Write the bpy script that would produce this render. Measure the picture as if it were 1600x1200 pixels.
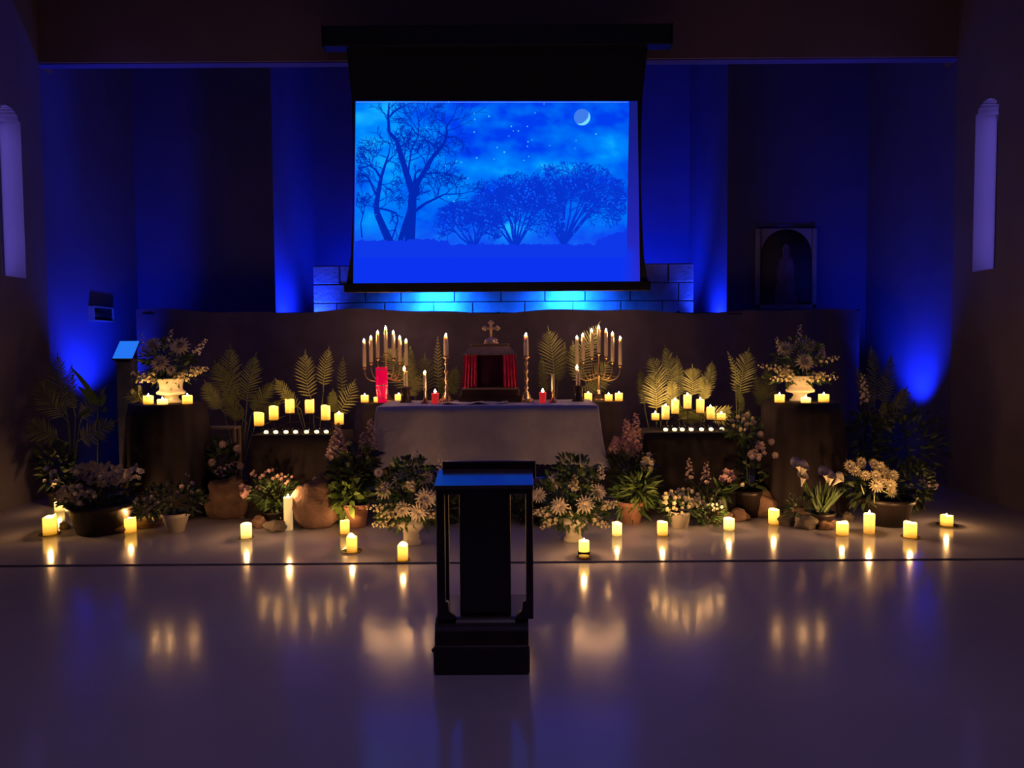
import bpy, math, random
from mathutils import Vector, Matrix, noise
PI = math.pi
R = math.radians
random.seed(7)
for o in list(bpy.data.objects):
    bpy.data.objects.remove(o)
S = bpy.context.scene
COL = S.collection

# ---------------------------------------------------------------- camera
F = 1155.0                      # focal length in pixels of the 1600 px frame
HC = 1.6
cam_d = bpy.data.cameras.new('camera'); cam = bpy.data.objects.new('camera', cam_d); COL.objects.link(cam)
cam_d.sensor_width = 36.0; cam_d.lens = 36.0 * F / 1600.0; cam_d.clip_end = 100
RM = Matrix.Rotation(R(90 - 2.73), 3, 'X') @ Matrix.Rotation(R(-0.40), 3, 'Z')
cam.matrix_world = Matrix.Translation((0, 0, HC)) @ RM.to_4x4()
S.camera = cam

# ---------------------------------------------------------------- world, exposure
W = bpy.data.worlds.new('world'); S.world = W; W.use_nodes = True
W.node_tree.nodes['Background'].inputs[0].default_value = (0.01, 0.008, 0.02, 1)
W.node_tree.nodes['Background'].inputs[1].default_value = 0.2
S.view_settings.view_transform = 'Standard'; S.view_settings.look = 'None'
S.view_settings.exposure = 0.0; S.view_settings.gamma = 1.0; S.view_settings.use_curve_mapping = False
S.cycles.use_denoising = True
S.cycles.max_bounces = 6; S.cycles.diffuse_bounces = 3; S.cycles.glossy_bounces = 3; S.cycles.transmission_bounces = 6
S.cycles.sample_clamp_indirect = 3.0; S.cycles.caustics_reflective = False; S.cycles.caustics_refractive = False

def lamp(name, kind, loc, power, color, target=None, **kw):
    l = bpy.data.lights.new(name, kind); l.energy = power; l.color = color
    for k, v in kw.items():
        setattr(l, k, v)
    o = bpy.data.objects.new(name, l); COL.objects.link(o); o.location = loc
    if target is not None:
        o.rotation_euler = (Vector(target) - Vector(loc)).to_track_quat('-Z', 'Y').to_euler()
    return o

BLUE = (0.012, 0.045, 1.0)
# unseen fill lamps, added to lift the floor, cloths and curtain
lamp('house_light', 'SPOT', (0, 2.9, 6.2), 95, (0.66, 0.44, 0.86), (0, 2.9001, 0), spot_size=R(86), spot_blend=1.0, shadow_soft_size=0.6)  # added overhead fill for the foreground floor
lamp('back_light', 'AREA', (0, -4.5, 5.8), 13, (0.42, 0.32, 1.0), (0, 6.5, 2.5), shape='RECTANGLE', size=3.0, size_y=1.0)  # added bluish ambient fill, out of view behind the camera
lamp('projector_spill', 'AREA', (0.0, 4.2, 6.1), 3, (0.35, 0.32, 1.0), (0, 4.2, 0), shape='RECTANGLE', size=5.0, size_y=1.5)  # added blue ceiling fill, stands in for light bounced off the screen
# coloured uplights of the sanctuary
UP = [
    ('niche_uplight', (-2.85, 10.75, 1.75), (-3.22, 10.85, 2.7), 330, 130),
    ('niche_uplight', (2.88, 10.75, 1.75), (3.25, 10.85, 2.7), 330, 130),
    ('wing_uplight', (-4.72, 8.86, 0.95), (-5.16, 9.12, 2.0), 230, 104),
    ('wing_uplight', (4.56, 8.86, 0.80), (5.00, 9.12, 1.85), 210, 104),
    ('wall_wash', (-2.0, 11.7, 2.2), (-2.3, 12.6, 3.6), 230, 140),
    ('wall_wash', (2.0, 11.7, 2.2), (2.3, 12.6, 3.6), 230, 140),
]
for nm, loc, tg, pw, ang in UP:
    lamp(nm, 'SPOT', loc, pw, BLUE, tg, spot_size=R(ang), spot_blend=0.9, shadow_soft_size=0.06)

# ---------------------------------------------------------------- pixel helpers
def ray(px, py):
    return RM @ Vector(((px - 800) / F, -(py - 600) / F, -1))
def at(px, py, Y):
    d = ray(px, py); return Vector((0, 0, HC)) + d * (Y / d.y)
def on(px, py, z=0.0):
    d = ray(px, py); return Vector((0, 0, HC)) + d * ((z - HC) / d.z)
def mpp(Y):
    return Y / F

# ---------------------------------------------------------------- mesh builder
class MB:
    def __init__(s):
        s.v = []; s.f = []
    def add(s, vs, fs):
        b = len(s.v); s.v += [tuple(q) for q in vs]; s.f += [tuple(b + i for i in q) for q in fs]
    def box(s, c, d, rot=None, taper=1.0):
        x, y, z = d[0] / 2, d[1] / 2, d[2] / 2
        vs = [Vector((sx * x * (taper if sz > 0 else 1), sy * y * (taper if sz > 0 else 1), sz * z)) for sz in (-1, 1) for sx, sy in ((-1, -1), (1, -1), (1, 1), (-1, 1))]
        if rot is not None: vs = [rot @ q for q in vs]
        s.add([q + Vector(c) for q in vs], [(3, 2, 1, 0), (4, 5, 6, 7), (0, 1, 5, 4), (1, 2, 6, 5), (2, 3, 7, 6), (3, 0, 4, 7)])
        return s
    def tube(s, pts, r, n=6, cap=True):
        pts = [Vector(q) for q in pts]; rs = r if isinstance(r, (list, tuple)) else [r] * len(pts)
        b = len(s.v); up = Vector((0.123, 0.97, 0.2)).normalized()
        for i, q in enumerate(pts):
            t = (pts[min(i + 1, len(pts) - 1)] - pts[max(i - 1, 0)])
            t = t.normalized() if t.length > 1e-9 else Vector((0, 0, 1))
            a = t.cross(up)
            if a.length < 1e-3: a = t.cross(Vector((1, 0, 0)))
            a.normalize(); c = a.cross(t)
            for k in range(n):
                th = 2 * PI * k / n; s.v.append(tuple(q + (a * math.cos(th) + c * math.sin(th)) * rs[i]))
        for i in range(len(pts) - 1):
            for k in range(n):
                k2 = (k + 1) % n
                s.f.append((b + i * n + k, b + i * n + k2, b + (i + 1) * n + k2, b + (i + 1) * n + k))
        if cap:
            s.f.append(tuple(b + k for k in range(n))[::-1]); s.f.append(tuple(b + (len(pts) - 1) * n + k for k in range(n)))
        return s
    def lathe(s, prof, n=20, c=(0, 0, 0), fn=None, cap=True):
        """prof: list of (radius, z); fn(theta, i) -> (dr, dz)"""
        b = len(s.v)
        for i, (r, z) in enumerate(prof):
            for k in range(n):
                th = 2 * PI * k / n; dr, dz = fn(th, i) if fn else (0, 0)
                s.v.append((c[0] + (r + dr) * math.cos(th), c[1] + (r + dr) * math.sin(th), c[2] + z + dz))
        for i in range(len(prof) - 1):
            for k in range(n):
                k2 = (k + 1) % n
                s.f.append((b + i * n + k, b + i * n + k2, b + (i + 1) * n + k2, b + (i + 1) * n + k))
        if cap:
            s.f.append(tuple(b + k for k in range(n))[::-1]); s.f.append(tuple(b + (len(prof) - 1) * n + k for k in range(n)))
        return s
    def leaf(s, p, d, nrm, L, w, bend=0.2, seg=3, tipw=0.0, shape=None):
        """a blade from p along d, flat side nrm, curving down"""
        d = Vector(d).normalized(); nrm = Vector(nrm)
        a = d.cross(nrm)
        if a.length < 1e-4: a = d.cross(Vector((0.3, 0.2, 1)))
        a.normalize(); b = len(s.v); nn = a.cross(d)
        for i in range(seg + 1):
            t = i / seg
            ww = w * (shape[i] if shape else math.sin(PI * (0.12 + 0.88 * t) ** 0.8)) * 0.5
            if i == seg: ww = w * tipw * 0.5
            q = Vector(p) + d * (L * t) + Vector((0, 0, -1)) * (bend * L * t * t)
            s.v.append(tuple(q - a * ww)); s.v.append(tuple(q + nn * (-0.12 * ww))); s.v.append(tuple(q + a * ww))
        for i in range(seg):
            for k in (0, 1):
                s.f.append((b + i * 3 + k, b + i * 3 + k + 1, b + i * 3 + 4 + k, b + i * 3 + 3 + k))
        return s
    def blob(s, c, r, n=8, m=6, amp=0.0, sd=0, freq=1.5):
        c = Vector(c); r = Vector(r) if not isinstance(r, (int, float)) else Vector((r, r, r)); b = len(s.v)
        for i in range(m + 1):
            ph = PI * i / m
            for k in range(n):
                th = 2 * PI * k / n
                u = Vector((math.sin(ph) * math.cos(th), math.sin(ph) * math.sin(th), math.cos(ph)))
                q = 1 + amp * (noise.noise(u * freq + Vector((sd * 3.7, sd * 1.3, sd))) + .35 * abs(noise.noise(u * freq * 2.7 + Vector((sd, 9, sd * 2)))))
                s.v.append(tuple(c + Vector((u.x * r.x, u.y * r.y, u.z * r.z)) * q))
        for i in range(m):
            for k in range(n):
                k2 = (k + 1) % n
                s.f.append((b + i * n + k, b + (i + 1) * n + k, b + (i + 1) * n + k2, b + i * n + k2))
        return s
    def build(s, name, mat, parent=None, smooth=True, loc=(0, 0, 0), bevel=0.0):
        me = bpy.data.meshes.new(name); me.from_pydata(s.v, [], s.f); me.materials.append(mat)
        if smooth: me.polygons.foreach_set('use_smooth', [True] * len(me.polygons))
        me.update()
        o = bpy.data.objects.new(name, me); COL.objects.link(o); o.location = loc
        if parent is not None: o.parent = parent
        if bevel > 0:
            md = o.modifiers.new('bevel', 'BEVEL'); md.width = bevel; md.segments = 2
            for p_ in me.polygons: p_.use_smooth = False
        return o

def tag(o, label=None, cat=None, group=None, kind=None):
    if label: o['label'] = label
    if cat: o['category'] = cat
    if group: o['group'] = group
    if kind: o['kind'] = kind
    return o
def thing(name, loc, label, cat, group=None, rz=0.0):
    o = bpy.data.objects.new(name, None); COL.objects.link(o); o.location = loc; o.rotation_euler = (0, 0, rz)
    o.empty_display_size = 0.1
    return tag(o, label, cat, group)
def copy_tree(o, parent=None):
    c = o.copy(); COL.objects.link(c)
    if parent is not None: c.parent = parent
    for ch in [q for q in bpy.data.objects if q.parent == o]: copy_tree(ch, c)
    return c

# ---------------------------------------------------------------- materials
MT = {}
def mat(name, col, rough=0.6, metal=0.0, var=0.15, scale=8.0, bump=0.0, emis=None, es=0.0, trans=0.0, sss=0.0, coat=0.0, spec=0.5, bscale=None, sheen=0.0):
    m = bpy.data.materials.new(name); m.use_nodes = True; nt = m.node_tree; p = nt.nodes['Principled BSDF']
    tc = nt.nodes.new('ShaderNodeTexCoord'); nz = nt.nodes.new('ShaderNodeTexNoise')
    nz.inputs['Scale'].default_value = scale; nz.inputs['Detail'].default_value = 4
    nt.links.new(tc.outputs['Object'], nz.inputs['Vector'])
    rp = nt.nodes.new('ShaderNodeValToRGB')
    rp.color_ramp.elements[0].position = 0.3; rp.color_ramp.elements[1].position = 0.7
    rp.color_ramp.elements[0].color = tuple(c * (1 - var) for c in col) + (1,)
    rp.color_ramp.elements[1].color = tuple(min(1, c * (1 + var)) for c in col) + (1,)
    nt.links.new(nz.outputs['Fac'], rp.inputs['Fac']); nt.links.new(rp.outputs['Color'], p.inputs['Base Color'])
    p.inputs['Roughness'].default_value = rough; p.inputs['Metallic'].default_value = metal
    p.inputs['Specular IOR Level'].default_value = spec
    if trans: p.inputs['Transmission Weight'].default_value = trans
    if coat: p.inputs['Coat Weight'].default_value = coat; p.inputs['Coat Roughness'].default_value = 0.1
    if sheen: p.inputs['Sheen Weight'].default_value = sheen
    if sss:
        p.inputs['Subsurface Weight'].default_value = sss; p.inputs['Subsurface Radius'].default_value = (0.03, 0.015, 0.006); p.inputs['Subsurface Scale'].default_value = 1.0
    if emis: p.inputs['Emission Color'].default_value = emis + (1,); p.inputs['Emission Strength'].default_value = es
    if bump:
        n2 = nt.nodes.new('ShaderNodeTexNoise'); n2.inputs['Scale'].default_value = bscale or scale * 4; n2.inputs['Detail'].default_value = 5
        nt.links.new(tc.outputs['Object'], n2.inputs['Vector'])
        b = nt.nodes.new('ShaderNodeBump'); b.inputs['Strength'].default_value = bump; b.inputs['Distance'].default_value = 0.02
        nt.links.new(n2.outputs['Fac'], b.inputs['Height']); nt.links.new(b.outputs['Normal'], p.inputs['Normal'])
    MT[name] = m; return m
def emat(name, col, st):
    m = bpy.data.materials.new(name); m.use_nodes = True; nt = m.node_tree; nt.nodes.clear()
    e = nt.nodes.new('ShaderNodeEmission'); o = nt.nodes.new('ShaderNodeOutputMaterial')
    e.inputs[0].default_value = tuple(col) + (1,); e.inputs[1].default_value = st
    nt.links.new(e.outputs[0], o.inputs[0]); MT[name] = m; return m
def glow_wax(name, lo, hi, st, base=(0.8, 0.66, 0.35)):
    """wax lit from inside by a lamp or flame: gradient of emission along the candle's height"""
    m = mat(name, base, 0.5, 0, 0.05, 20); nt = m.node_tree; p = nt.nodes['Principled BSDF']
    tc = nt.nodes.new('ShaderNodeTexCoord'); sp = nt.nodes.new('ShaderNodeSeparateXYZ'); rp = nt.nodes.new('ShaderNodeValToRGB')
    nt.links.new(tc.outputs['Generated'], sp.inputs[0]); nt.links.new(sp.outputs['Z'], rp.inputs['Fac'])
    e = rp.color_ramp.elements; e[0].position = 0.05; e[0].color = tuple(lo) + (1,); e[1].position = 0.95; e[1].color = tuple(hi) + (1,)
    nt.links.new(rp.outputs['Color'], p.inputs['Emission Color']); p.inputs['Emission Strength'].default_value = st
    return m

mat('floor', (0.45, 0.42, 0.50), 0.17, 0, 0.08, 0.9, bump=0.035, bscale=9.0, spec=0.4)
# patchy polish of the floor
nt = MT['floor'].node_tree; p_ = nt.nodes['Principled BSDF']
nz = nt.nodes.new('ShaderNodeTexNoise'); nz.inputs['Scale'].default_value = 3.0; nz.inputs['Detail'].default_value = 6
mr = nt.nodes.new('ShaderNodeMapRange'); mr.inputs['To Min'].default_value = 0.10; mr.inputs['To Max'].default_value = 0.17
nt.links.new(nz.outputs['Fac'], mr.inputs['Value']); nt.links.new(mr.outputs['Result'], p_.inputs['Roughness'])
mat('joint', (0.05, 0.045, 0.05), 0.7)
mat('plaster', (0.105, 0.085, 0.125), 0.85, 0, 0.08, 2.0, bump=0.1, bscale=60)
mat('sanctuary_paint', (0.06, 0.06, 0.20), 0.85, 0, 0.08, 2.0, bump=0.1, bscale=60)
mat('beam', (0.20, 0.14, 0.14), 0.85, 0, 0.08, 2.0, bump=0.1, bscale=60)
mat('brick', (0.36, 0.25, 0.22), 0.85, 0, 0.2, 6.0, bump=0.2)
mat('stone_block', (0.42, 0.40, 0.42), 0.8, 0, 0.25, 5.0, bump=0.3)
mat('mortar', (0.2, 0.19, 0.2), 0.9)
mat('drape', (0.052, 0.042, 0.115), 0.85, 0, 0.2, 4.0)
mat('skirt', (0.014, 0.007, 0.015), 0.8, 0, 0.2, 5.0)
mat('sheer', (0.07, 0.05, 0.06), 0.7, 0, 0.2, 5.0)
mat('linen', (0.50, 0.48, 0.64), 0.85, 0, 0.06, 18.0, bump=0.15, bscale=220)
mat('black_cloth', (0.006, 0.006, 0.012), 0.8, 0, 0.1)
mat('black_metal', (0.01, 0.01, 0.014), 0.45, 0.3, 0.1)
mat('dark_wood', (0.035, 0.017, 0.014), 0.35, 0, 0.35, 7.0, coat=0.25)
mat('lectern_top', (0.05, 0.03, 0.025), 0.22, 0, 0.3, 9.0, coat=1.0)
mat('wood', (0.20, 0.11, 0.07), 0.5, 0, 0.25, 9.0)
mat('pale_wood', (0.42, 0.32, 0.24), 0.5, 0, 0.2, 9.0)
mat('brass', (0.75, 0.52, 0.28), 0.28, 1.0, 0.1, 20, bump=0.15, bscale=90)
mat('iron', (0.10, 0.085, 0.08), 0.5, 0.7, 0.2, 20)
mat('gilt', (0.78, 0.60, 0.42), 0.35, 0.8, 0.2, 30, bump=0.2, bscale=80)
mat('tab_wood', (0.30, 0.21, 0.17), 0.5, 0, 0.2, 12)
mat('red_cloth', (0.75, 0.02, 0.12), 0.75, 0, 0.2, 10)
mat('violet_cloth', (0.07, 0.008, 0.06), 0.8, 0, 0.2, 10)
mat('red_glass', (0.75, 0.004, 0.05), 0.15, 0, 0.1, 10, coat=0.6, emis=(1.0, 0.0, 0.07), es=0.55)
mat('red_votive', (0.8, 0.02, 0.03), 0.2, 0, 0.1, 10, coat=0.6, emis=(1.0, 0.03, 0.03), es=0.4)
mat('ivory', (0.85, 0.74, 0.58), 0.45, 0, 0.03, 20, sss=0.3)
mat('wick', (0.02, 0.015, 0.01), 0.9)
mat('glass', (1, 1, 1), 0.05, 0, 0.0, 5, trans=1.0)
mat('urn', (0.78, 0.72, 0.58), 0.6, 0, 0.06, 12, bump=0.1)
mat('terracotta', (0.50, 0.25, 0.17), 0.8, 0, 0.15, 9, bump=0.1)
mat('pot_white', (0.62, 0.55, 0.47), 0.6, 0, 0.08, 9)
mat('pot_dark', (0.018, 0.012, 0.014), 0.45, 0, 0.2, 9)
mat('soil', (0.04, 0.025, 0.018), 0.95, bump=0.5)
mat('rock', (0.17, 0.10, 0.08), 0.85, 0, 0.35, 9.0, bump=0.6, bscale=30)
mat('rock_grey', (0.14, 0.115, 0.11), 0.85, 0, 0.35, 9.0, bump=0.6, bscale=30)
mat('palm', (0.32, 0.36, 0.17), 0.5, 0, 0.25, 6)
mat('palm_dark', (0.13, 0.16, 0.08), 0.55, 0, 0.25, 6)
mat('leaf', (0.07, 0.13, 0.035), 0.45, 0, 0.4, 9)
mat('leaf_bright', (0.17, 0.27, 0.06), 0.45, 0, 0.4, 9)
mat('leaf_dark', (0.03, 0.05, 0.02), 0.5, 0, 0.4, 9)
mat('petal_white', (0.85, 0.76, 0.62), 0.6, 0, 0.08, 15)
mat('petal_cream', (0.75, 0.66, 0.45), 0.6, 0, 0.12, 15)
mat('petal_pink', (0.68, 0.42, 0.42), 0.6, 0, 0.15, 15)
mat('petal_mauve', (0.55, 0.40, 0.42), 0.6, 0, 0.2, 15)
mat('lilycore', (0.8, 0.55, 0.1), 0.6)
mat('frame_pale', (0.22, 0.20, 0.24), 0.6)
mat('paint_dark', (0.05, 0.04, 0.06), 0.8)
mat('paint_robe', (0.14, 0.10, 0.15), 0.8, 0, 0.3, 6)
mat('paper', (0.75, 0.78, 0.8), 0.6)
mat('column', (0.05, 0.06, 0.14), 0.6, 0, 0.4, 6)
emat('flame', (1.0, 0.50, 0.19), 230)
emat('flame_small', (1.0, 0.52, 0.20), 420)
emat('blue_display', (0.02, 0.20, 1.0), 0.9)  # blue light falling on the ambo pages, painted as emission
emat('lens_blue', (0.05, 0.45, 1.0), 5.0)
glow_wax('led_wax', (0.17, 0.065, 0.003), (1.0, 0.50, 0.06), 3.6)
glow_wax('led_warm', (0.18, 0.07, 0.006), (1.0, 0.50, 0.07), 2.8)  # painted emission for wax that a flame lights through
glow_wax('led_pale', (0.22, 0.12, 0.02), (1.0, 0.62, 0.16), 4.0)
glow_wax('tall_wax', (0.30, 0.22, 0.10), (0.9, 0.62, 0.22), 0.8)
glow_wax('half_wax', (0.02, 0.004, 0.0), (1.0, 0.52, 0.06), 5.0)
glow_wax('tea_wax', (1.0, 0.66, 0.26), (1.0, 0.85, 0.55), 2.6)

# ---------------------------------------------------------------- room shell
XL, XR = -5.30, 5.02
YF, YB, ZC = -6.0, 13.0, 6.4
def plane(name, pts, m, kind='structure', parent=None):
    b = MB(); b.add(pts, [tuple(range(len(pts)))]); o = b.build(name, MT[m], parent, smooth=False)
    if parent is None: o['kind'] = kind
    return o
def sbox(name, x0, x1, y0, y1, z0, z1, m, parent=None):
    b = MB().box(((x0 + x1) / 2, (y0 + y1) / 2, (z0 + z1) / 2), (x1 - x0, y1 - y0, z1 - z0)); o = b.build(name, MT[m], parent, smooth=False)
    if parent is None: o['kind'] = 'structure'
    return o
JY = on(800, 879).y            # the joint that crosses the floor
JX = on(760, 1150).x
# the floor slabs, each with its own edge, over a dark joint bed
base = sbox('floor', XL - 1, XR + 1, YF, YB, -0.12, -0.012, 'joint')
for (x0, x1, y0, y1) in ((XL - 1, XR + 1, YF, JY - 0.03), (XL - 1, XR + 1, JY + 0.03, YB)):
    MB().box(((x0 + x1) / 2, (y0 + y1) / 2, -0.006), (x1 - x0, y1 - y0, 0.012)).build('floor_slab', MT['floor'], base, smooth=False)
sbox('ceiling', XL - 1, XR + 1, YF, YB, ZC, ZC + 0.1, 'plaster')
sbox('wall_front', XL - 1, XR + 1, YF - 0.1, YF, 0, ZC, 'plaster')

# side walls with one tall arched window each (deep splayed reveal)
def side_wall(name, sgn, x, ya, yb, zs, zt):
    """wall slab with a slot; ya..yb window along y, zs sill, zt spring"""
    t = 0.28; b = MB(); xo = x + sgn * t
    def q(y0, y1, z0, z1): b.box(((x + xo) / 2, (y0 + y1) / 2, (z0 + z1) / 2), (t, y1 - y0, z1 - z0))
    r = (yb - ya) / 2; yc = (ya + yb) / 2; n = 10
    q(YF, ya, 0, ZC); q(yb, 8.25, 0, ZC); q(ya, yb, 0, zs)
    for i in range(n):
        a0 = ya + (yb - ya) * i / n; a1 = ya + (yb - ya) * (i + 1) / n; am = (a0 + a1) / 2
        z = zt + math.sqrt(max(0, r * r - (am - yc) ** 2))
        q(a0, a1, z, ZC)
    o = b.build(name, MT['plaster'], None, smooth=False); o['kind'] = 'structure'; return o
XLW = at(36, 300, 7.9).x; XRW = at(1522, 300, 7.9).x
zs = at(1530, 425, 7.9).z; zt = at(1540, 168, 7.9).z - 0.16
side_wall('wall_left', -1, XLW, 7.53, 7.9, zs, zt)
side_wall('wall_right', 1, XRW, 7.53, 7.9, zs, zt)
EM = emat('dusk_glass', (0.26, 0.20, 1.0), 6.0)
for i, (sg, x) in enumerate(((-1, XLW), (1, XRW))):
    r = 0.185; pts = [(0, -r, 0), (0, r, 0)] + [(0, r * math.cos(PI * k / 12), (zt - zs) + r * math.sin(PI * k / 12)) for k in range(13)]
    b = MB(); b.add(pts, [tuple(range(len(pts)))])
    w = bpy.data.objects.new('window_%d' % (i + 1), None); COL.objects.link(w); w.location = (x + sg * 0.26, 7.715, zs); w['kind'] = 'structure'
    b.build('pane', EM, w, smooth=False)
    fb = MB(); fb.tube([(-sg * 0.015, -r + .015, 0), (-sg * 0.015, -r + .015, zt - zs)] + [(-sg * 0.015, -(r - .015) * math.cos(PI * k / 12), (zt - zs) + (r - .015) * math.sin(PI * k / 12)) for k in range(13)] + [(-sg * 0.015, r - .015, 0), (-sg * 0.015, -r + .015, 0)], 0.014, 4)
    fb.tube([(-sg * 0.015, 0, 0), (-sg * 0.015, 0, zt - zs + r)], 0.01, 4)
    fb.build('window_frame', MT['black_metal'], w)
# pilasters and beam framing the sanctuary opening
pl = at(76, 450, 8.4).x; pr = at(1485, 450, 8.4).x
sbox('trim_1', XL - 1, pl, 8.25, 8.6, 0, ZC, 'beam')
sbox('trim_2', pr, XR + 1, 8.25, 8.6, 0, ZC, 'beam')
zb = at(780, 93, 8.25).z
tb = sbox('trim_3', pl, pr, 8.25, 8.40, zb, ZC, 'beam')
sbox('soffit', pl, pr, 8.27, 8.40, zb - .012, zb, 'sanctuary_paint', tb)  # thin board added to paint shade under the beam
for x0, x1, q in ((pl, pl + .012, 'trim_1'), (pr - .012, pr, 'trim_2')): sbox('jamb', x0, x1, 8.27, 8.6, 0, zb - .012, 'sanctuary_paint', bpy.data.objects[q])  # thin boards added to paint the opening's lit sides darker
# sanctuary: side walls, rear wall with the central recess
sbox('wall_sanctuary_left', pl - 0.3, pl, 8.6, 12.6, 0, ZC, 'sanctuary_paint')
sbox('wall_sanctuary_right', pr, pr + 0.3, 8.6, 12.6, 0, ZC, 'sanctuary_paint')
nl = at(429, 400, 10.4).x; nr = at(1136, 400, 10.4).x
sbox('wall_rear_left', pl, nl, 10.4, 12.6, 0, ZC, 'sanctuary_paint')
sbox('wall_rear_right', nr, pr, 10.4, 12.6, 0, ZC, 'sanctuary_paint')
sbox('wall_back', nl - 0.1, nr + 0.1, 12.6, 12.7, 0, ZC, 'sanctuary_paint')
# stone altar screen in the recess, block by block
sl = at(489, 430, 10.9).x; sr = at(1084, 430, 10.9).x; st = at(780, 411, 10.9).z
scr = sbox('trim_4', sl + 0.02, sr - 0.02, 10.92, 11.3, 0, st - 0.02, 'mortar')
random.seed(3)
z = 1.75; row = 0
while z < st - 0.05:
    h = min(0.27, st - z); x = sl - (0.3 if row % 2 else 0)
    while x < sr:
        w = random.uniform(0.48, 0.8); x0 = max(x, sl); x1 = min(x + w, sr)
        if x1 - x0 > 0.05:
            MB().box(((x0 + x1) / 2, 10.91 + random.uniform(-.006, .006), z + h / 2), (x1 - x0 - 0.014, 0.05, h - 0.014)).build('stone_block', MT['stone_block'], scr, bevel=0.008)
        x += w
    z += h; row += 1

# ---------------------------------------------------------------- floodlights on the sanctuary ledge
for px, lab in ((680, 'small blue floodlight glowing below the left half of the screen'), (890, 'small blue floodlight glowing below the right half of the screen')):
    p = at(px, 451, 10.5)
    t = thing('floodlight', (p.x, p.y, p.z), lab, 'floodlight', 'floodlights under the screen')
    hs = MB().box((0, 0, 0.05), (0.34, 0.12, 0.09)).build('housing', MT['black_metal'], t, bevel=0.008)
    MB().lathe([(.001, -.004), (.13, -.004), (.14, .008), (.001, .008)], 24).build('lens', MT['lens_blue'], hs)
    MB().box((0, .2, .06), (.05, .36, .03)).box((0, .385, .06), (.14, .012, .10)).build('wall_bracket', MT['black_metal'], t)
    lamp('floodlight_beam', 'SPOT', (p.x, p.y + 0.0, p.z - 0.015), 460, (0.004, 0.10, 1.0), (p.x, 10.93, p.z - 0.35), spot_size=R(165), spot_blend=1.0, shadow_soft_size=0.05)

# ---------------------------------------------------------------- projection screen
SY = 8.0
p0 = at(780, 60, SY)
ps = thing('projection_screen', (p0.x, SY, p0.z), 'large roll-down projection screen showing a moonlit night sky with bare trees', 'screen')
def loc(px, py, Y=SY, dy=0.0):
    q = at(px, py, Y); return Vector((q.x - p0.x, dy, q.z - p0.z))
a, b_ = loc(507, 46), loc(1047, 74)
MB().box(((a.x + b_.x) / 2, -0.01, (a.z + b_.z) / 2), (b_.x - a.x, 0.17, a.z - b_.z)).build('housing', MT['black_metal'], ps, bevel=0.012)
for sx in (-1, 1):
    MB().box(((a.x + b_.x) / 2 + sx * ((b_.x - a.x) / 2 + .004), -0.01, (a.z + b_.z) / 2), (.012, .18, a.z - b_.z + .012)).build('end_cap', MT['black_metal'], ps, bevel=0.003)
    MB().box(((a.x + b_.x) / 2 + sx * 1.3, 0.15, a.z - .05), (.05, .16, .06)).build('wall_bracket', MT['black_metal'], ps)
LE = [(541, 74), (545, 110), (549, 150), (551, 200), (552, 280), (551, 340), (548, 400), (541, 444)]
RE = [(1012, 74), (1008, 110), (1004, 150), (1002, 200), (1001, 280), (1003, 340), (1006, 400), (1013, 444)]
m = MB()
for (lx, ly), (rx, ry) in zip(LE, RE):
    m.v += [tuple(loc(lx, ly)), tuple(loc(rx, ry))]
for i in range(len(LE) - 1): m.f.append((2 * i, 2 * i + 2, 2 * i + 3, 2 * i + 1))
m.build('fabric', MT['black_cloth'], ps, smooth=False)
a, b_ = loc(538, 443), loc(1016, 454)
MB().box(((a.x + b_.x) / 2, -0.0, (a.z + b_.z) / 2), (b_.x - a.x, 0.06, a.z - b_.z)).build('bottom_bar', MT['black_metal'], ps, bevel=0.008)
# lit white surface: stray light of the projector
def attr_mat(name):
    m = bpy.data.materials.new(name); m.use_nodes = True; nt = m.node_tree; nt.nodes.clear()
    e = nt.nodes.new('ShaderNodeEmission'); o = nt.nodes.new('ShaderNodeOutputMaterial'); a = nt.nodes.new('ShaderNodeAttribute')
    a.attribute_name = 'picture'; nt.links.new(a.outputs['Color'], e.inputs[0]); e.inputs[1].default_value = 1.0
    nt.links.new(e.outputs[0], o.inputs[0]); return m
PIC = attr_mat('projected_picture')
def lin(c): return tuple((x / 255 / 12.92 if x / 255 <= 0.04045 else ((x / 255 + 0.055) / 1.055) ** 2.4) for x in c)
def mixc(a, b, t):
    t = max(0, min(1, t)); return tuple(x + (y - x) * t for x, y in zip(a, b))
def fbm(x, y, o=4):
    s = 0; A = 1; T = 0
    for k in range(o):
        s += A * noise.noise(Vector((x * 2 ** k, y * 2 ** k, 3.3 + k))); T += A; A *= 0.55
    return s / T
def grid_pic(name, corners, nx, ny, colf, dy):
    """corners tl, tr, br, bl in pixels"""
    m = MB(); cols = []
    for j in range(ny + 1):
        for i in range(nx + 1):
            u, v = i / nx, j / ny
            px = (1 - v) * ((1 - u) * corners[0][0] + u * corners[1][0]) + v * ((1 - u) * corners[3][0] + u * corners[2][0])
            py = (1 - v) * ((1 - u) * corners[0][1] + u * corners[1][1]) + v * ((1 - u) * corners[3][1] + u * corners[2][1])
            m.v.append(tuple(loc(px, py, SY, dy))); cols.append(colf(px, py))
    for j in range(ny):
        for i in range(nx):
            k = j * (nx + 1) + i; m.f.append((k, k + nx + 1, k + nx + 2, k + 1))
    o = m.build(name, PIC, ps, smooth=False)
    ca = o.data.color_attributes.new('picture', 'FLOAT_COLOR', 'POINT')
    for i, c in enumerate(cols): ca.data[i].color = tuple(c) + (1,)
    return o
def col_white(px, py):
    t = max(0.0, (py - 158) / 285)
    c = mixc(lin((22, 26, 120)), lin((40, 42, 205)), t ** 1.3)
    if py > 383:
        k = min(1, (py - 383) / 12) * min(1, max(0, (1000 - px) / 25))
        c = mixc(c, lin((12, 52, 240)), k)
    return c
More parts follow.
